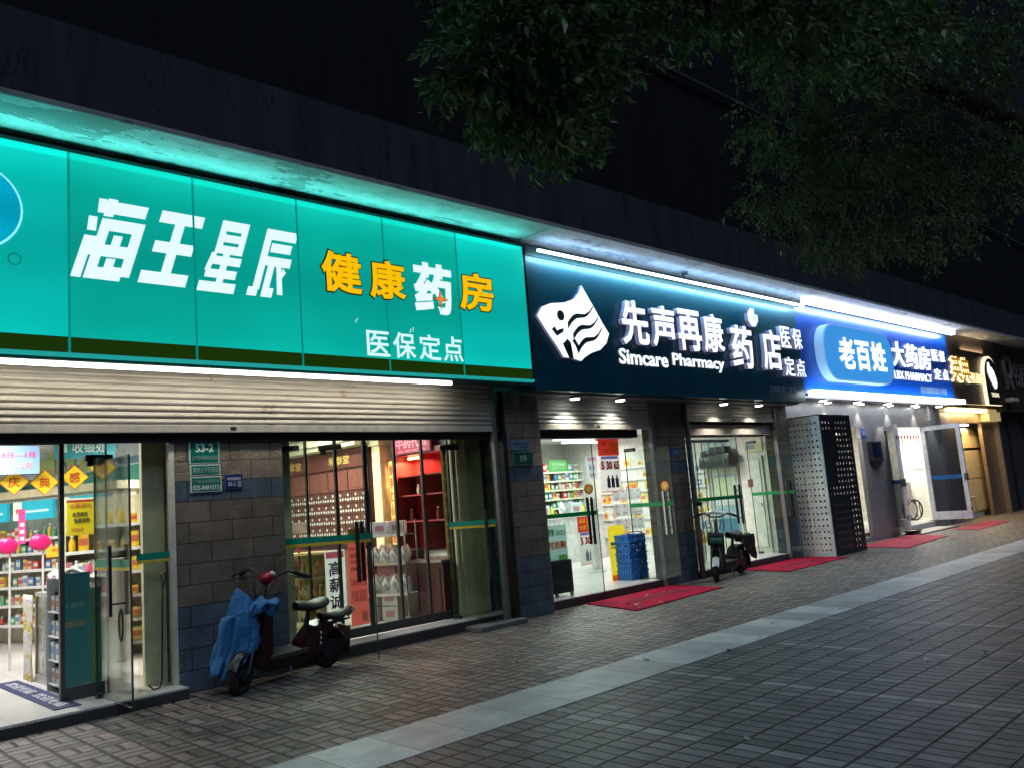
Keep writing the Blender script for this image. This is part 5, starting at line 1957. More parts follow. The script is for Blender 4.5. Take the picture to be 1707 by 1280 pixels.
for i, (x, y) in enumerate(((2.70, 11.6), (3.28, 11.6))):
    board('tag_strip', ['pink vertical shelf tag above the left paddle', 'pink vertical shelf tag left of the yellow notice'][i], 'shelf tag', (x, y, 1.5), 0, .075, .42, (.72, .06, .28), [(.2, .8, .1, .2, (.8, .7, .75)), (.2, .8, .3, .4, (.8, .7, .75)), (.2, .8, .5, .6, (.8, .7, .75))], [], 'pink vertical shelf tags')
# counters lined up beside the entrance aisle
PC = (2.47, 10.28, .1)
t = thing('display_counter', 'glass display counter with dark green end panel and boxes inside', 'counter', (2.47, 9.9, .1), R(-90))
GRE = M((.02, .10, .03), .35)
b = B()
for x in (.0, .36, .70):
    b.box(x - .012, x + .012, -.012, .012, 0, .86)
b.box(-.012, .712, -.011, .4, .86, .9)
b.box(-.012, .712, -.011, .4, 0, .08)
b.make('frame', M((.45, .46, .45), .35, .5), t)
B().box(.715, .73, -.02, .4, 0, .92).make('end_panel', GRE, t)
B().box(.0, .7, -.004, .0, .085, .855).make('pane', GLASS, t)
B().box(.0, .7, .38, .395, .085, .855).make('back_panel', M((.5, .34, .14), .5), t)
for z in (.32, .58):
    B().box(.0, .7, .02, .37, z - .012, z).make('shelf_board', M((.4, .42, .4), .3), t)
for z in (.085, .325, .585):
    for k in range(6):
        good(rg_.choice(('medicine_box', 'bottle')), rg_.choice(PAL['mix']), W((2.47, 9.9, .1), R(-90), .07 + k * .115, .09, z), R(-90), rg_.uniform(.8, 1.1), 'small package behind the glass of the display counter', 'packages inside the glass counter')
for k in range(7):
    good(rg_.choice(('bottle', 'medicine_box', 'bag')), rg_.choice(PAL['mix'] + PAL['pink']), W((2.47, 9.9, .1), R(-90), .06 + k * .1, .12 + .1 * (k % 2), .901), R(-90), rg_.uniform(.8, 1.2), 'bright package standing on top of the glass counter', 'packages on top of the glass counter')
t = thing('cloth_banner', 'crumpled printed cloth banner hanging from the counter beside the aisle', 'banner', (2.45, 10.30, .1), R(-90))
b = B()
b.grid(lambda u, v: (.37 * u, -.012 + .014 * math.sin(u * 17 + 3 * v) * (1.2 - v), .87 * v), 26, 16)
g = N('printed_cloth')
pc = g.ramp(g.noise(7, 3, dist=.8), [(.28, (.16, .22, .5)), (.42, (.68, .68, .74)), (.52, (.74, .72, .7)), (.58, (.72, .56, .1)), (.66, (.2, .4, .08)), (.75, (.5, .08, .22))])
o = b.make('cloth', g.set(pc, .6), t, None, True)
o.modifiers.new('thickness', 'SOLIDIFY').thickness = .004
t = thing('display_stand', 'tall teal cardboard display stand with white shelves behind the sliding glass door', 'display stand', (2.62, 9.18, .1), R(-90))
TEALC = M((.035, .21, .25), .5)
b = B()
b.prism([(0, 0), (.42, 0), (.42, 1.0), (0, 1.08)], .0, .012)
b.make('back_panel', M((.6, .62, .6), .5), t)
b = B()
b.prismz([(.42, -.24), (.432, -.24), (.432, .012), (.42, .012)], 0, 1.05)
b.prismz([(-.012, -.24), (0, -.24), (0, .012), (-.012, .012)], 0, 1.05)
b.make('side_panel', M((.5, .55, .55), .5), t)
B().box(.433, .438, -.255, .02, 0, 1.1).make('front_face', TEALC, t)
for z in (.08, .3, .52, .75):
    B().box(0, .42, -.235, -.001, z - .015, z).make('shelf_board', M((.62, .64, .62), .5), t)
    for k in range(3):
        good('medicine_box', rg_.choice(PAL['pale']), W((2.62, 9.18, .1), R(-90), .07 + k * .14, -.17, z), R(-90), rg_.uniform(.8, 1.05), 'pale box on the teal display stand', 'boxes on the teal stand')
B().box(2.58 - 2.62, .3, .001, .004, .9, 1.0).make('print_block', TEALC, t)
# front face is seen from the street: its lettering faces -y
for i, (s_, z0, z1, c) in enumerate((('薇诺娜', .78, .83, (.2, .45, .45)), ('敏感肌肤', .60, .66, (.5, .35, .22)))):
    t2 = text('lettering', s_, (0, .2, z0, z1), 0, M(c, .5), t, .01, .002)
    t2.rotation_euler = (0, 0, R(90))
    t2.location = (.441, -.23, 0)
b = B()
b.grid(lambda u, v: (.43 * u - .01, -.25 + .28 * v, 1.075 + .05 * math.sin(3.1 * v) + .02 * math.sin(u * 12 + v * 7)), 16, 10)
o = b.make('cover', M((.75, .76, .76), .3), t, None, True)
o.modifiers.new('thickness', 'SOLIDIFY').thickness = .006
t = thing('floor_mat', 'long dark blue floor mat with white characters in the left doorway', 'floor mat', (2.26, 9.1, .1005), R(-90))
B().box(-1.1, 1.0, -.11, .11, 0, .008, .002).make('carpet', M((.02, .03, .10), .8), t)
b = B()
b.bm.free()
b.bm = tmesh('欢迎光临  欢迎光临', (-.95, .9, -.055, .055), 0, .015, .002)
bmesh.ops.transform(b.bm, matrix=Matrix(((1, 0, 0, 0), (0, 0, 1, 0), (0, -1, 0, .0115), (0, 0, 0, 1))), verts=b.bm.verts)
b.make('lettering', M((.5, .52, .58), .7), t)
shelves('gondola_shelving', 'yellow stocked gondola seen through the open glass door', 'shelving', (3.0, 10.9, .1), R(-20), 1.7, 1.9, .4, (.15, .42, .7, .98, 1.26, 1.55), 'yellow', 'yellow package on the gondola behind the open glass door', 'yellow packages on the gondola', (.66, .63, .5), .13, sc=(.7, 1.2))
shelves('pink_display', 'low promotional display with pink packages behind the counter', 'display', (2.95, 11.0, .1), R(-70), .9, 1.15, .3, (.55, .78, 1.0), 'pink', 'pink package on the promotional display', 'pink packages on the display', (.7, .66, .62), .1, sc=(.7, 1.0))

# ---------------- turquoise shop, right-hand glazing
PT, RT = (7.0, 13.3, .1), R(-90)
WOOD = N('lacquered_redwood')
wc = WOOD.ramp(WOOD.noise(6, 5, dist=1.5), [(.3, (.11, .03, .025)), (.7, (.19, .06, .048))])
WOOD = WOOD.set(wc, .35, 0, .5)
t = thing('drawer_cabinet', 'big redwood herb cabinet with rows of small labelled drawers', 'cabinet', PT, RT)
b = B()
b.box(0, 2.85, .02, .6, 0, 2.42)
b.box(0, 2.85, -.02, .0195, 2.14, 2.42, .004)
b.box(0, 2.85, -.10, .0195, 1.0, 1.06, .005)
b.make('carcass', WOOD, t)
b = B()
for k in range(5):
    x = .03 + k * .57
    b.box(x, x + .53, .0, .0195, 1.80, 2.1, .004)
    b.box(x + .04, x + .49, -.006, -.0005, 1.84, 2.06, .003)
    b.box(x, x + .53, -.03, .0195, .08, .92, .006)
b.make('cupboard_door', M((.24, .075, .06), .35), t)
LBL = M((.78, .76, .70), .5)
for i in range(13):
    for j in range(4):
        x, z = .03 + i * .215, 1.09 + j * .172
        d = B().box(x, x + .205, -.004, .0195, z, z + .162, .003).make('drawer', M((.13, .042, .036), .4), t)
        b = B()
        for (lx, lz) in ((.0875, .105), (.02, .04), (.0875, .035), (.155, .04)):
            b.box(x + lx, x + lx + .034, -.007, -.0045, z + lz, z + lz + .036)
        b.make('drawer_label', LBL, d)
for k in range(2):
    text('gold_lettering', '和泰堂' if k else '百草堂', (.35 + k * 1.45, .95 + k * 1.45, 2.2, 2.34), -.024, M((.75, .52, .15), .35), t, .01, .003)
B().box(-.1, 2.95, -.28, .6, 2.43, 2.55, .01).make('cornice', M((.74, .70, .50), .5), t)
B().box(-.1, 2.95, -.34, -.281, 2.5, 2.62, .01).make('cornice_moulding', M((.74, .70, .50), .5), t)
t = thing('ceiling_panel', 'pale teal dropped ceiling panel above the herb cabinet', 'ceiling panel', (6.0, 11.9, 2.925))
B().box(-.9, 1.0, -1.6, 1.5, 0, .022).make('panel', M((.20, .52, .50), .5), t)
t = thing('column', 'cream square column with gold trim between the herb cabinet and the red display', 'column', (7.15, 10.27, .1))
B().box(-.12, .12, -.10, .1, 0, 2.75, .006).make('shaft', M((.72, .64, .38), .45), t)
B().box(-.16, .16, -.14, .14, 2.4, 2.6, .01).make('capital', M((.72, .66, .44), .45), t)
# red niche
PN = (7.22, 10.1, .1)
t = thing('display_niche', 'red lacquered display niche lit from its top by a warm lamp', 'display niche', PN, RT)
REDL = M((.40, .03, .028), .3)
REDM2 = M((.17, .028, .03), .35)
b = B()
b.box(0, 1.35, .36, .4, .85, 2.2)
b.make('back_panel', REDL, t)
b = B()
for x in (0, .62, 1.33):
    b.box(x, x + .03, .0, .36, .85, 2.2)
b.box(-.02, 1.38, -.02, .4, 2.2, 2.28)
b.make('frame', REDM2, t)
b = B()
for z in (1.25, 1.62, 1.9):
    b.box(.03, .62, .05, .36, z, z + .02)
    b.box(.65, 1.33, .05, .36, z, z + .02)
b.make('shelf_board', M((.3, .05, .05), .3), t)
B().cyl((.1, .2, 2.17), (.56, .2, 2.17), .018, seg=10).make('lamp', M((1, .55, .25), .3, emit=10), t)
area('lamp_light', t, (.33, .16, 2.14), .5, .2, 45, (1.0, .36, .18), (0, 0, 0), 170)
area('lamp_light', t, (1.0, .16, 2.14), .5, .2, 22, (1.0, .30, .22), (0, 0, 0), 170)
for k in range(11):
    z = (1.27, 1.64, .87)[k % 3]
    good('bottle', ((.2, .05, .04), (.5, .4, .35), (.08, .03, .03))[k % 3], W(PN, RT, .1 + (k % 6) * .21, .2, z - .0 if z > 1 else .87), RT, rg_.uniform(.7, 1.1), 'dark bottle standing in the red lit niche', 'bottles in the red niche')
t = thing('counter', 'dark redwood service counter below the red display niche', 'counter', (6.9, 10.2, .1), RT)
b = B()
b.box(0, 1.5, .0, .45, 0, .72)
b.make('carcass', M((.10, .025, .022), .4), t)
B().box(-.03, 1.53, -.05, .5, .72, .76, .008).make('countertop', M((.3, .27, .25), .25), t)
b = B()
for k in range(3):
    b.box(.05 + k * .49, .46 + k * .49, -.012, -.0005, .08, .66, .004)
b.make('front_panel', M((.075, .02, .018), .4), t)
t = thing('banknote_printer', 'dark desktop printer on the redwood counter', 'printer', (6.98, 9.5, .861))
b = B()
b.box(-.12, .12, -.16, .16, 0, .13, .015)
b.make('body', DARK, t)
B().box(-.13, -.04, -.12, .12, .05, .06).make('paper_tray', M((.6, .6, .58), .5), t)
board('lit_sign', 'glowing pinkish red character sign on the dark board above the red niche', 'lit sign', W(PN, RT, .12, -.06, 2.22), RT, .85, .26, (.10, .01, .02), [(.03, .97, .06, .94, (.5, .03, .08))], [('中药代煎', (.07, .93, .3, .9), (1.0, .42, .5), .02), ('免费服务', (.1, .9, .08, .22), (.9, .3, .35), .01)], None, .03, .9)
b = B()
t = thing('ceiling_panel', 'dark purple panel band above the red niche', 'panel', (7.3, 9.2, 2.36))
b.box(-.02, .3, -.55, 1.0, 0, .55)
b.make('panel', M((.10, .09, .15), .5), t)
board('couplet_board', 'vertical yellow couplet board with red characters beside the cream column', 'couplet', W(PN, RT, -.02, -.08, .95), RT, .12, 1.2, (.80, .60, .16), [], [(c, (.18, .82, .83 - k * .16, .96 - k * .16), (.55, .06, .03), .02) for k, c in enumerate('妙手仁心济世')], None)
board('couplet_board', 'vertical gold couplet board with dark characters on the yellow doorpost', 'couplet', (7.0, 8.72, .6), R(-40), .09, 1.75, (.75, .6, .18), [], [(c, (.18, .82, .87 - k * .115, .965 - k * .115), (.4, .12, .03), .02) for k, c in enumerate('悬壶济世春满杏林')], None)
# wire rack with bags
PR = (6.28, 9.75, .1)
t = thing('wire_rack', 'chrome wire rack loaded with clear bags and white cartons', 'rack', PR, R(-62))
b = B()
for x in (0, .72):
    for y in (0, .36):
        b.cyl((x, y, 0), (x, y, 1.3), .012, seg=8)
b.make('post', CHROME, t)
for z in (.35, .75, 1.12):
    b = B()
    for k in range(8):
        b.box(0, .72, k * .051 - .003, k * .051 + .003, z - .01, z)
    b.box(0, .72, -.006, .0, z - .02, z + .02)
    b.make('wire_shelf', CHROME, t)
for z, kd, col in ((.36, 'bag', (.62, .62, .6)), (.76, 'bag', (.72, .72, .70)), (1.13, 'carton', (.6, .62, .68))):
    for k in range(5 if kd == 'bag' else 3):
        good(kd, col, W(PR, R(-62), .09 + k * (.135 if kd == 'bag' else .24), .12, z), R(-62) + rg_.uniform(-.2, .2), rg_.uniform(.9, 1.2) if kd == 'bag' else .85, 'bagged pale goods on the chrome wire rack', 'goods on the chrome wire rack')
        if kd == 'bag':
            good(kd, col, W(PR, R(-62), .12 + k * .125, .26, z), R(-62) + 1.5, rg_.uniform(.8, 1.2), 'bagged pale goods on the chrome wire rack', 'goods on the chrome wire rack')
for k in range(4):
    good('carton', (.55, .54, .5), W(PR, R(-62), .12 + (k % 2) * .3, .15, .0 + .2 * (k // 2)), R(-62), .95, 'whitish carton stacked under the chrome wire rack', 'cartons under the chrome wire rack')
# recruiting posters behind the glass
board('poster', 'tall white recruiting poster with large dark characters behind the glass', 'poster', (5.14, 8.655, .22), 0, .27, .92, (.70, .69, .74), [(.06, .94, .90, .98, (.45, .1, .12))], [(c, (.16, .84, .68 - k * .205, .86 - k * .205), (.035, .045, .12), .02) for k, c in enumerate('高薪诚聘')], sheet=True)
board('poster', 'dark red recruiting poster with pale text next to the white one', 'poster', (5.46, 8.66, .24), 0, .25, .98, (.5, .09, .07), [(.58, .9, .04, .15, (.45, .4, .38))], [('营业员数名', (.08, .9, .88, .93), (.6, .4, .35), .01), ('底薪提成', (.08, .9, .80, .85), (.6, .4, .35), .01), ('五险奖金', (.08, .9, .72, .77), (.6, .4, .35), .01), ('带薪年假', (.08, .9, .64, .69), (.6, .4, .35), .01), ('月综合工资', (.05, .95, .46, .55), (.65, .3, .25), .01), ('10000', (.1, .9, .27, .42), (.7, .5, .45), .02)], sheet=True)
t = thing('sign_post', 'white plaque on a thin red pole between the herb cabinet and the glass', 'sign post', (5.62, 10.1, .1))
B().cyl((0, 0, 0), (0, 0, 1.28), .014, seg=10).make('pole', M((.4, .02, .04), .35), t)
B().cyl((0, 0, 0), (0, 0, .02), .13, seg=20).make('foot', M((.2, .2, .2), .4), t)
B().box(-.13, .13, -.02, -.006, 1.24, 1.38, .004).make('plaque', M((.76, .75, .74), .4), t)
PG2 = (5.35, 10.3, .1)
t = thing('display_counter', 'amber lit glass counter with herb jars low behind the glazing', 'counter', PG2, R(-55))
b = B()
for x in (0, .8):
    b.box(x - .015, x + .015, 0, .03, 0, .95)
b.box(-.015, .815, 0, .4, .95, .98)
b.box(-.015, .815, 0, .4, 0, .1)
b.make('frame', M((.5, .36, .16), .4), t)
B().box(0, .8, .004, .008, .1, .95).make('pane', GLASS, t)
B().box(0, .8, .37, .39, .1, .95).make('back_panel', M((.5, .3, .1), .5), t)
for z in (.38, .66):
    B().box(0.016, .784, .03, .36, z - .015, z).make('shelf_board', M((.5, .4, .22), .4), t)
for z in (.1, .38, .66):
    for k in range(6):
        good(rg_.choice(('bottle', 'bag')), ((.5, .28, .06), (.42, .18, .05), (.6, .5, .25))[k % 3], W(PG2, R(-55), .09 + k * .125, .14, z), R(-55), rg_.uniform(.9, 1.2), 'amber herb package inside the low glass counter', 'herb packages in the amber counter')
board('banner_board', 'mustard yellow banner behind the green door band', 'banner', (5.62, 8.9, 1.14), 0, .26, .22, (.62, .40, .03), [], [])

# ---------------- green-sign shop, left doorway
shelves('gondola_shelving', 'long white gondola of small boxes at the back of the green-sign shop', 'shelving', (12.6, 13.55, .12), 0, 2.65, 2.2, .4, (.95, 1.16, 1.37, 1.58, 1.79, 2.0), 'mix', 'small box on the long white gondola', 'boxes on the long white gondola', (.66, .67, .65), .12, sc=(.85, 1.15), edge=(.8, .78, .6))
shelves('wall_shelving', 'white wall shelving with yellow cartons in the green-sign shop', 'shelving', (15.28, 13.1, .12), R(-90), 1.75, 2.35, .36, (.4, .8, 1.15, 1.42, 1.69, 1.96), 'yellow', 'yellow carton on the white wall shelving', 'yellow cartons on the wall shelving', (.74, .74, .7), .17, ('carton', 'medicine_box'), sc=(.8, 1.05))
t = thing('service_counter', 'white service counter across the back of the green-sign shop', 'counter', (12.2, 12.5, .12))
B().box(0, 2.4, 0, .5, 0, .95, .01).make('carcass', M((.72, .73, .70), .4), t)
B().box(-.03, 2.43, -.04, .54, .95, 1.0, .008).make('countertop', M((.78, .78, .75), .3), t)
b = B()
for k in range(16):
    b.box(.04 + k * .15, .15 + k * .15, -.012, -.0005, .62, .90)
b.make('front_slat', M((.6, .62, .6), .4), t)
for k in range(6):
    good(('bag', 'carton', 'bottle')[k % 3], ((.74, .75, .74), (.6, .68, .7), (.65, .7, .1))[k % 3], (12.45 + k * .33, 12.65, 1.121), rg_.uniform(-.3, .3), rg_.uniform(1.0, 1.5), 'pale package standing on the white service counter', 'packages on the white service counter')
board('hanging_sign', 'green hanging sign under the ceiling of the green-sign shop', 'hanging sign', (11.85, 11.4, 2.04), R(8), .62, .22, (.12, .42, .12), [], [('医疗器械', (.15, .85, .5, .78), (.5, .75, .5), .01), ('保健用品', (.15, .8, .2, .4), (.45, .7, .45), .005)], None, .02)
board('hanging_poster', 'white hanging poster with pink heading near the shop ceiling', 'poster', (13.2, 11.6, 1.85), 0, .32, .48, (.74, .74, .75), [(.1, .9, .8, .95, (.7, .3, .5)), (.2, .4, .4, .6, (.3, .3, .5)), (.55, .75, .4, .6, (.3, .3, .5)), (.2, .75, .1, .25, (.4, .4, .5))])


def price_poster(label, loc, rz, w_, h_):
    t = board('price_poster', label, 'poster', loc, rz, w_, h_, (.72, .70, .68), [(0, 1, .68, 1, (.52, .035, .03)), (.1, .9, .62, .67, (.12, .10, .32)), (.04, .96, .41, .60, (.76, .75, .74)), (.0, 1, .0, .015, (.6, .1, .06))], [('满减', (.08, .4, .86, .96), (.85, .50, .02), .03), ('立减', (.08, .42, .72, .82), (.85, .50, .02), .03), ('100', (.5, .94, .73, .95), (.88, .58, .02), .05), ('5', (.08, .22, .42, .58), (.5, .02, .02), .05), ('30', (.32, .6, .42, .58), (.5, .02, .02), .05), ('65', (.68, .94, .42, .58), (.5, .02, .02), .05)], 'red and white price posters', sheet=True)
    b = B()
    for k in range(3):
        x = .3 + k * .2
        b.box(x * w_, (x + .15) * w_, -.004, -.001, .08 * h_, .26 * h_)
        b.box((x + .045) * w_, (x + .105) * w_, -.0038, -.001, .262 * h_, .31 * h_)
    b.make('print_block', M((.10, .10, .2), .45), t)
    return t


price_poster('red and white price poster reading 100 hung high on the glass', (10.72, 9.15, 1.55), 0, .55, .90)
price_poster('smaller red and white price poster standing on the shop floor', (12.08, 11.0, .2), 0, .56, .92)
t = thing('display_post', 'slim white display post on a round foot behind the door handles', 'display post', (11.85, 10.4, .12))
B().box(-.08, .08, -.05, .05, .05, 1.35, .02).make('post', M((.76, .76, .75), .35), t)
B().lathe([(.16, 0), (.16, .02), (.05, .05), (.02, .06)], seg=24).make('foot', M((.74, .74, .73), .35), t)
t = thing('poster_grid', 'white wire grid hung with pale leaflets', 'leaflet grid', (12.35, 10.3, .75))
b = B()
for k in range(9):
    b.box(k * .11 - .004, k * .11 + .004, -.004, .004, 0, .85)
for k in range(6):
    b.box(0, .88, -.0035, .0035, k * .165, k * .165 + .008)
b.make('wire', M((.4, .42, .42), .4), t)
b = B()
for i in range(4):
    for j in range(3):
        b.box(.02 + i * .22, .2 + i * .22, -.012, -.0045, .06 + j * .28, .28 + j * .28)
b.make('leaflet', M((.74, .74, .73), .5), t)
b = B()
for i in range(4):
    for j in range(3):
        b.box(.10 + i * .22, .13 + i * .22, -.0145, -.0125, .22 + j * .28, .25 + j * .28)
        b.box(.05 + i * .22, .17 + i * .22, -.0145, -.0125, .10 + j * .28, .11 + j * .28)
b.make('leaflet_print', M((.12, .14, .2), .5), t)
YP = (10.60, 9.0, .12)
t = board('standing_poster', 'yellow standing poster with blue lettering beside the blue basket stack', 'poster', YP, 0, .42, .88, (.85, .68, .03), [(.06, .94, .0, .1, (.6, .12, .03)), (.1, .9, .64, .70, (.06, .2, .5)), (.1, .6, .59, .62, (.4, .25, .05))], sheet=True)
t['label'] = 'yellow standing poster with blue lettering beside the blue basket stack'
B().prism([(.18, .1), (.40, .12), (.40, .5), (.3, .42), (.22, .48), (.26, .3)], -.004, -.0025).make('print_block', M((.03, .25, .5), .45), t)
B().prism([(.12, .38), (.26, .36), (.2, .48)], -.0055, -.0042).make('print_block', M((.8, .4, .03), .45), t)
text('lettering', '清凉一夏', (.05, .38, .57, .62), -.007, M((.04, .16, .4), .45), t, .02, .002)
# stack of blue shopping baskets
for k in range(7):
    z = .12 + k * .095
    lb = ['lowest blue shopping basket of the stack', 'second blue basket from the floor', 'third blue basket from the floor', 'fourth blue basket of the stack', 'third blue basket from the top', 'second blue basket from the top', 'topmost blue shopping basket of the stack'][k]
    t = thing('shopping_basket', lb, 'basket', (10.93, 8.82, z), R(3) * ((k % 3) - 1), 'stack of blue shopping baskets')
    b = B()
    e = .02
    for i in range(9):
        x = -.2 + i * .05
        for y, dy in ((-.14, -e), (.14, e)):
            b.box(x - .016, x + .016, y - .004 if y < 0 else y - .004, y + .004, 0, .13)
    for i in range(6):
        y = -.125 + i * .05
        for x in (-.21, .21):
            b.box(x - .004, x + .004, y - .016, y + .016, 0, .13)
    b.box(-.215, .215, -.15, .15, 0, .008)
    b.box(-.225, .225, -.155, -.135, .125, .15, .003)
    b.box(-.225, .225, .135, .155, .125, .15, .003)
    b.box(-.225, -.205, -.134, .134, .126, .149, .003)
    b.box(.205, .225, -.134, .134, .126, .149, .003)
    b.make('basket_shell', M((.015, .16, .52), .4), t)
    if k == 6:
        B().tube([(-.2, -.1, .15), (-.12, -.1, .19), (.12, -.1, .19), (.2, -.1, .15)], .009, 6).make('handle', M((.02, .1, .4), .4), t)
# trolley loudspeaker with placard
LOC = (8.92, 8.62, .12)
t = thing('trolley_speaker', 'black wheeled loudspeaker box just inside the door', 'speaker', LOC, R(-8))
B().box(-.19, .19, -.15, .15, .05, .52, .02).make('cabinet', M((.025, .025, .03), .45), t)
B().box(-.16, .16, -.158, -.1505, .09, .48, .004).make('grille', M((.012, .012, .014), .7), t)
for x in (-.14, .14):
    b = B().cyl((x, -.13, .03), (x + .001 + .03, -.13, .03), .03, seg=14)
    b.make('wheel', M((.3, .3, .3), .5), t)
t = board('placard', 'pale green promotional placard propped on the black loudspeaker', 'placard', (8.70, 8.56, .64), R(-6), .40, .50, (.42, .64, .60), [(.55, .95, .0, .14, (.2, .4, .12))], [('夏季', (.06, .42, .68, .9), (.12, .42, .12), .03), ('2023', (.48, .95, .70, .84), (.1, .3, .2), .02), ('时尚购', (.08, .92, .3, .55), (.75, .25, .06), .04)], sheet=True)
board('promo_flag', 'red and blue promotional flag by the left jamb inside the door', 'flag', (9.3, 10.1, 1.35), 0, .22, .75, (.45, .52, .72), [(.2, .9, .0, .55, (.6, .08, .14))], [])
# strip curtains
for lb, x0, n, y in (('clear strip curtain hanging behind the second green-sign doorway', 12.15, 10, 9.0),):
    t = thing('strip_curtain', lb, 'curtain', (x0, y, .14))
    B().box(-.02, n * .235, -.02, .02, 2.2, 2.25, .003).make('rail', M((.35, .36, .36), .4, .5), t)
    b = B()
    b3 = B()
    for k in range(n):
        b.grid(lambda u, v, k=k: (k * .235 + .225 * u, .012 * math.sin(u * 3.14) + .02 * (k % 2) + .015 * math.sin(v * 4 + k), 2.2 * v), 5, 10)
        b3.box(k * .235 - .006, k * .235 + .008, -.008, .008, .02, 2.2)
    b.make('strips', glass((.88, .93, .88), .6), t, None, True)
    b3.make('strip_overlap', M((.10, .13, .11), .25), t)

# ---------------- green-sign shop, right doorway
t = thing('panel_door', 'plain white inner door with small brown notice', 'door', (15.26, 9.28, .12), R(-90))
B().box(0, .46, 0, .05, .1, 1.85, .006).make('door_slab', M((.76, .76, .66), .45), t)
B().box(-.06, .52, .02, .055, .0, 1.92).make('frame', M((.66, .66, .56), .45), t)
B().box(.16, .28, -.004, -.0005, 1.3, 1.46).make('notice', M((.22, .06, .03), .5), t)
B().ell((.42, -.03, .95), (.025, .03, .025)).make('handle', CHROME, t, None, True)
t = thing('glass_fronted_fridge', 'tall pale fridge with blue posters behind its glass', 'fridge', (15.22, 9.95, .12), R(-90))
b = B()
b.box(0, .62, .02, .5, 0, 1.75, .01)
b.make('body', M((.72, .72, .62), .4), t)
B().box(.04, .58, .005, .0195, .35, 1.6, .003).make('door_panel', M((.42, .52, .58), .3), t)
for i, (z0, z1, c) in enumerate(((.36, .7, (.08, .24, .36)), (.72, .95, (.35, .5, .6)), (1.15, 1.55, (.6, .66, .45)), (.98, 1.1, (.7, .7, .66)))):
    B().box(.06, .56, .0015, .0045, z0, z1).make('print_block', M(c, .4), t)
shelves('wall_shelving', 'pale wall shelving crowded with boxes behind the strip curtain', 'shelving', (15.25, 11.3, .12), R(-90), 1.25, 2.1, .35, (.2, .5, .82, 1.12, 1.42, 1.72), 'mix', 'small box on the shelving behind the strip curtain', 'boxes on the shelving behind the curtain', (.7, .7, .64), .14, sc=(.9, 1.3))
t = thing('carton_stack', 'orange carton on the floor behind the strip curtain', 'carton', (13.2, 9.25, .12))
B().box(-.2, .2, -.18, .18, .33, .62, .006).make('carton_body', M((.78, .20, .03), .5), t)
B().box(-.2, .2, -.18, .18, 0, .325, .006).make('carton_base', M((.7, .66, .58), .5), t)
B().box(-.15, .15, -.183, -.1805, .42, .52).make('carton_label', M((.8, .5, .35), .5), t)
board('hanging_poster', 'light blue and orange poster behind the strip curtain', 'poster', (12.75, 9.6, 1.55), 0, .3, .62, (.35, .62, .66), [(0, 1, .0, .42, (.78, .3, .1)), (.15, .85, .6, .8, (.6, .8, .8))], [])

t = thing('dark_stand_in', 'added dark form standing in for a dark patch above the pale fridge', 'dark form', (15.05, 9.65, 1.875))  # added dark shape in place of a likely reflection
b = B()
b.box(-.18, .16, -.4, .35, 0, .26, .05)
b.box(-.15, .14, -.3, .1, .24, .42, .05)
b.box(-.12, .15, .12, .34, .24, .36, .04)
for v in b.bm.verts:
    v.co += Vector((math.sin(v.co.y * 21), math.sin(v.co.z * 19), math.sin(v.co.y * 13))) * .012
b.make('dark_form', M((.03, .032, .036), .3), t, None, True)
for i, (y, z, w_, h_, c) in enumerate(((10.1, 2.08, .5, .34, (.35, .55, .6)), (9.15, 2.12, .42, .3, (.66, .62, .3)), (9.32, 1.35, .0, .0, None))):
    if c:
        board('wall_notice', ['pale blue notice high on the white wall behind the strip curtain', 'yellowish notice above the plain white inner door'][i], 'notice', (15.30, y, z), R(-90), w_, h_, c, [(.08, .92, .7, .9, (.7, .7, .66)), (.1, .6, .2, .5, (.2, .3, .4))], [])
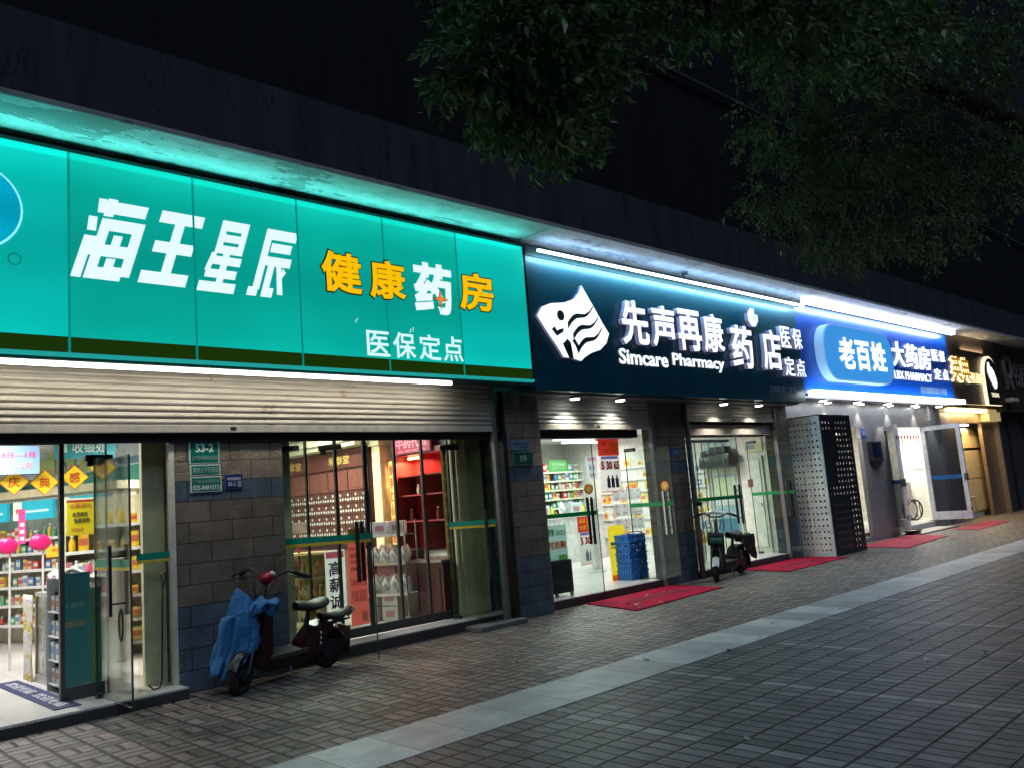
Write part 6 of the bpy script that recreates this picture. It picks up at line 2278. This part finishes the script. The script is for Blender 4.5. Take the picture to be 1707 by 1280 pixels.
# ---------------- blue-sign shop: entrance with ornaments
t = thing('ornament_garland', 'row of red hanging knots across the top of the lit entrance', 'garland', (22.15, 8.72, 2.36))
B().tube([(-.1, 0, .1), (.8, 0, .06), (1.7, 0, .1)], .006, 6).make('cord', M((.4, .05, .04), .5), t)
for k in range(9):
    b = B()
    x = .0 + k * .19
    b.prism([(x - .05, 0), (x, -.055), (x + .05, 0), (x, .055)], -.01, .01)
    b.tube([(x, 0, -.05), (x + .01, 0, -.2)], .012, 6)
    b.make('knot', M((.42, .03, .03), .5), t)
board('wall_poster', 'white framed notice on the wall inside the lit entrance', 'notice', (24.03, 9.35, 1.5), R(-90), .4, .7, (.74, .72, .66), [(.1, .9, .7, .73, (.3, .3, .3)), (.1, .9, .45, .48, (.3, .3, .3)), (.1, .9, .2, .23, (.3, .3, .3))], [])
t = thing('wheelchair', 'folded chrome wheelchair standing inside the lit entrance', 'wheelchair', (23.0, 8.9, .17), R(-20))
B().torus((0, 0, .28), .26, .02, 'Y', 28, 8).make('wheel', DARK, t, None, True)
B().torus((0, .16, .28), .26, .02, 'Y', 28, 8).make('wheel', DARK, t, None, True)
b = B()
for y in (0.03, .13):
    b.tube([(.22, y, .05), (.2, y, .5), (-.12, y, .52), (-.2, y, .95), (-.32, y, .96)], .014)
b.make('frame', CHROME, t, None, True)
B().box(-.12, .2, .04, .12, .48, .52, .01).make('seat', DARK, t)
t = thing('tiled_partition', 'low grey marble partition behind the wheelchair', 'partition', (23.25, 9.25, .17))
B().box(-.35, .6, 0, .12, 0, 1.0, .01).make('slab', M((.42, .4, .37), .35, var=.3, scale=5), t)
# bronze shop: cream cupboard and stool
t = thing('tall_cupboard', 'tall warm cream cupboard just inside the brown metal shop', 'cupboard', (25.9, 8.45, .16))
B().box(0, 1.4, 0, .5, 0, 2.4, .008).make('carcass', M((.66, .48, .22), .45), t)
b = B()
for z in (.03, .95, 1.75):
    b.box(.02, 1.38, -.018, -.0005, z, z + (.88 if z < 1 else .75 if z < 1.5 else .6), .004)
b.make('cupboard_door', M((.70, .52, .26), .4), t)
t = thing('stool', 'small pale wooden stool beside the cream cupboard', 'stool', (25.62, 8.42, .16))
B().box(-.17, .17, -.15, .15, .43, .46, .008).make('seat', M((.7, .52, .26), .4), t)
for sx in (-1, 1):
    for sy in (-1, 1):
        B().cyl((.15 * sx, .13 * sy, 0), (.12 * sx, .1 * sy, .43), .018, seg=8).make('leg', M((.6, .42, .2), .4), t)
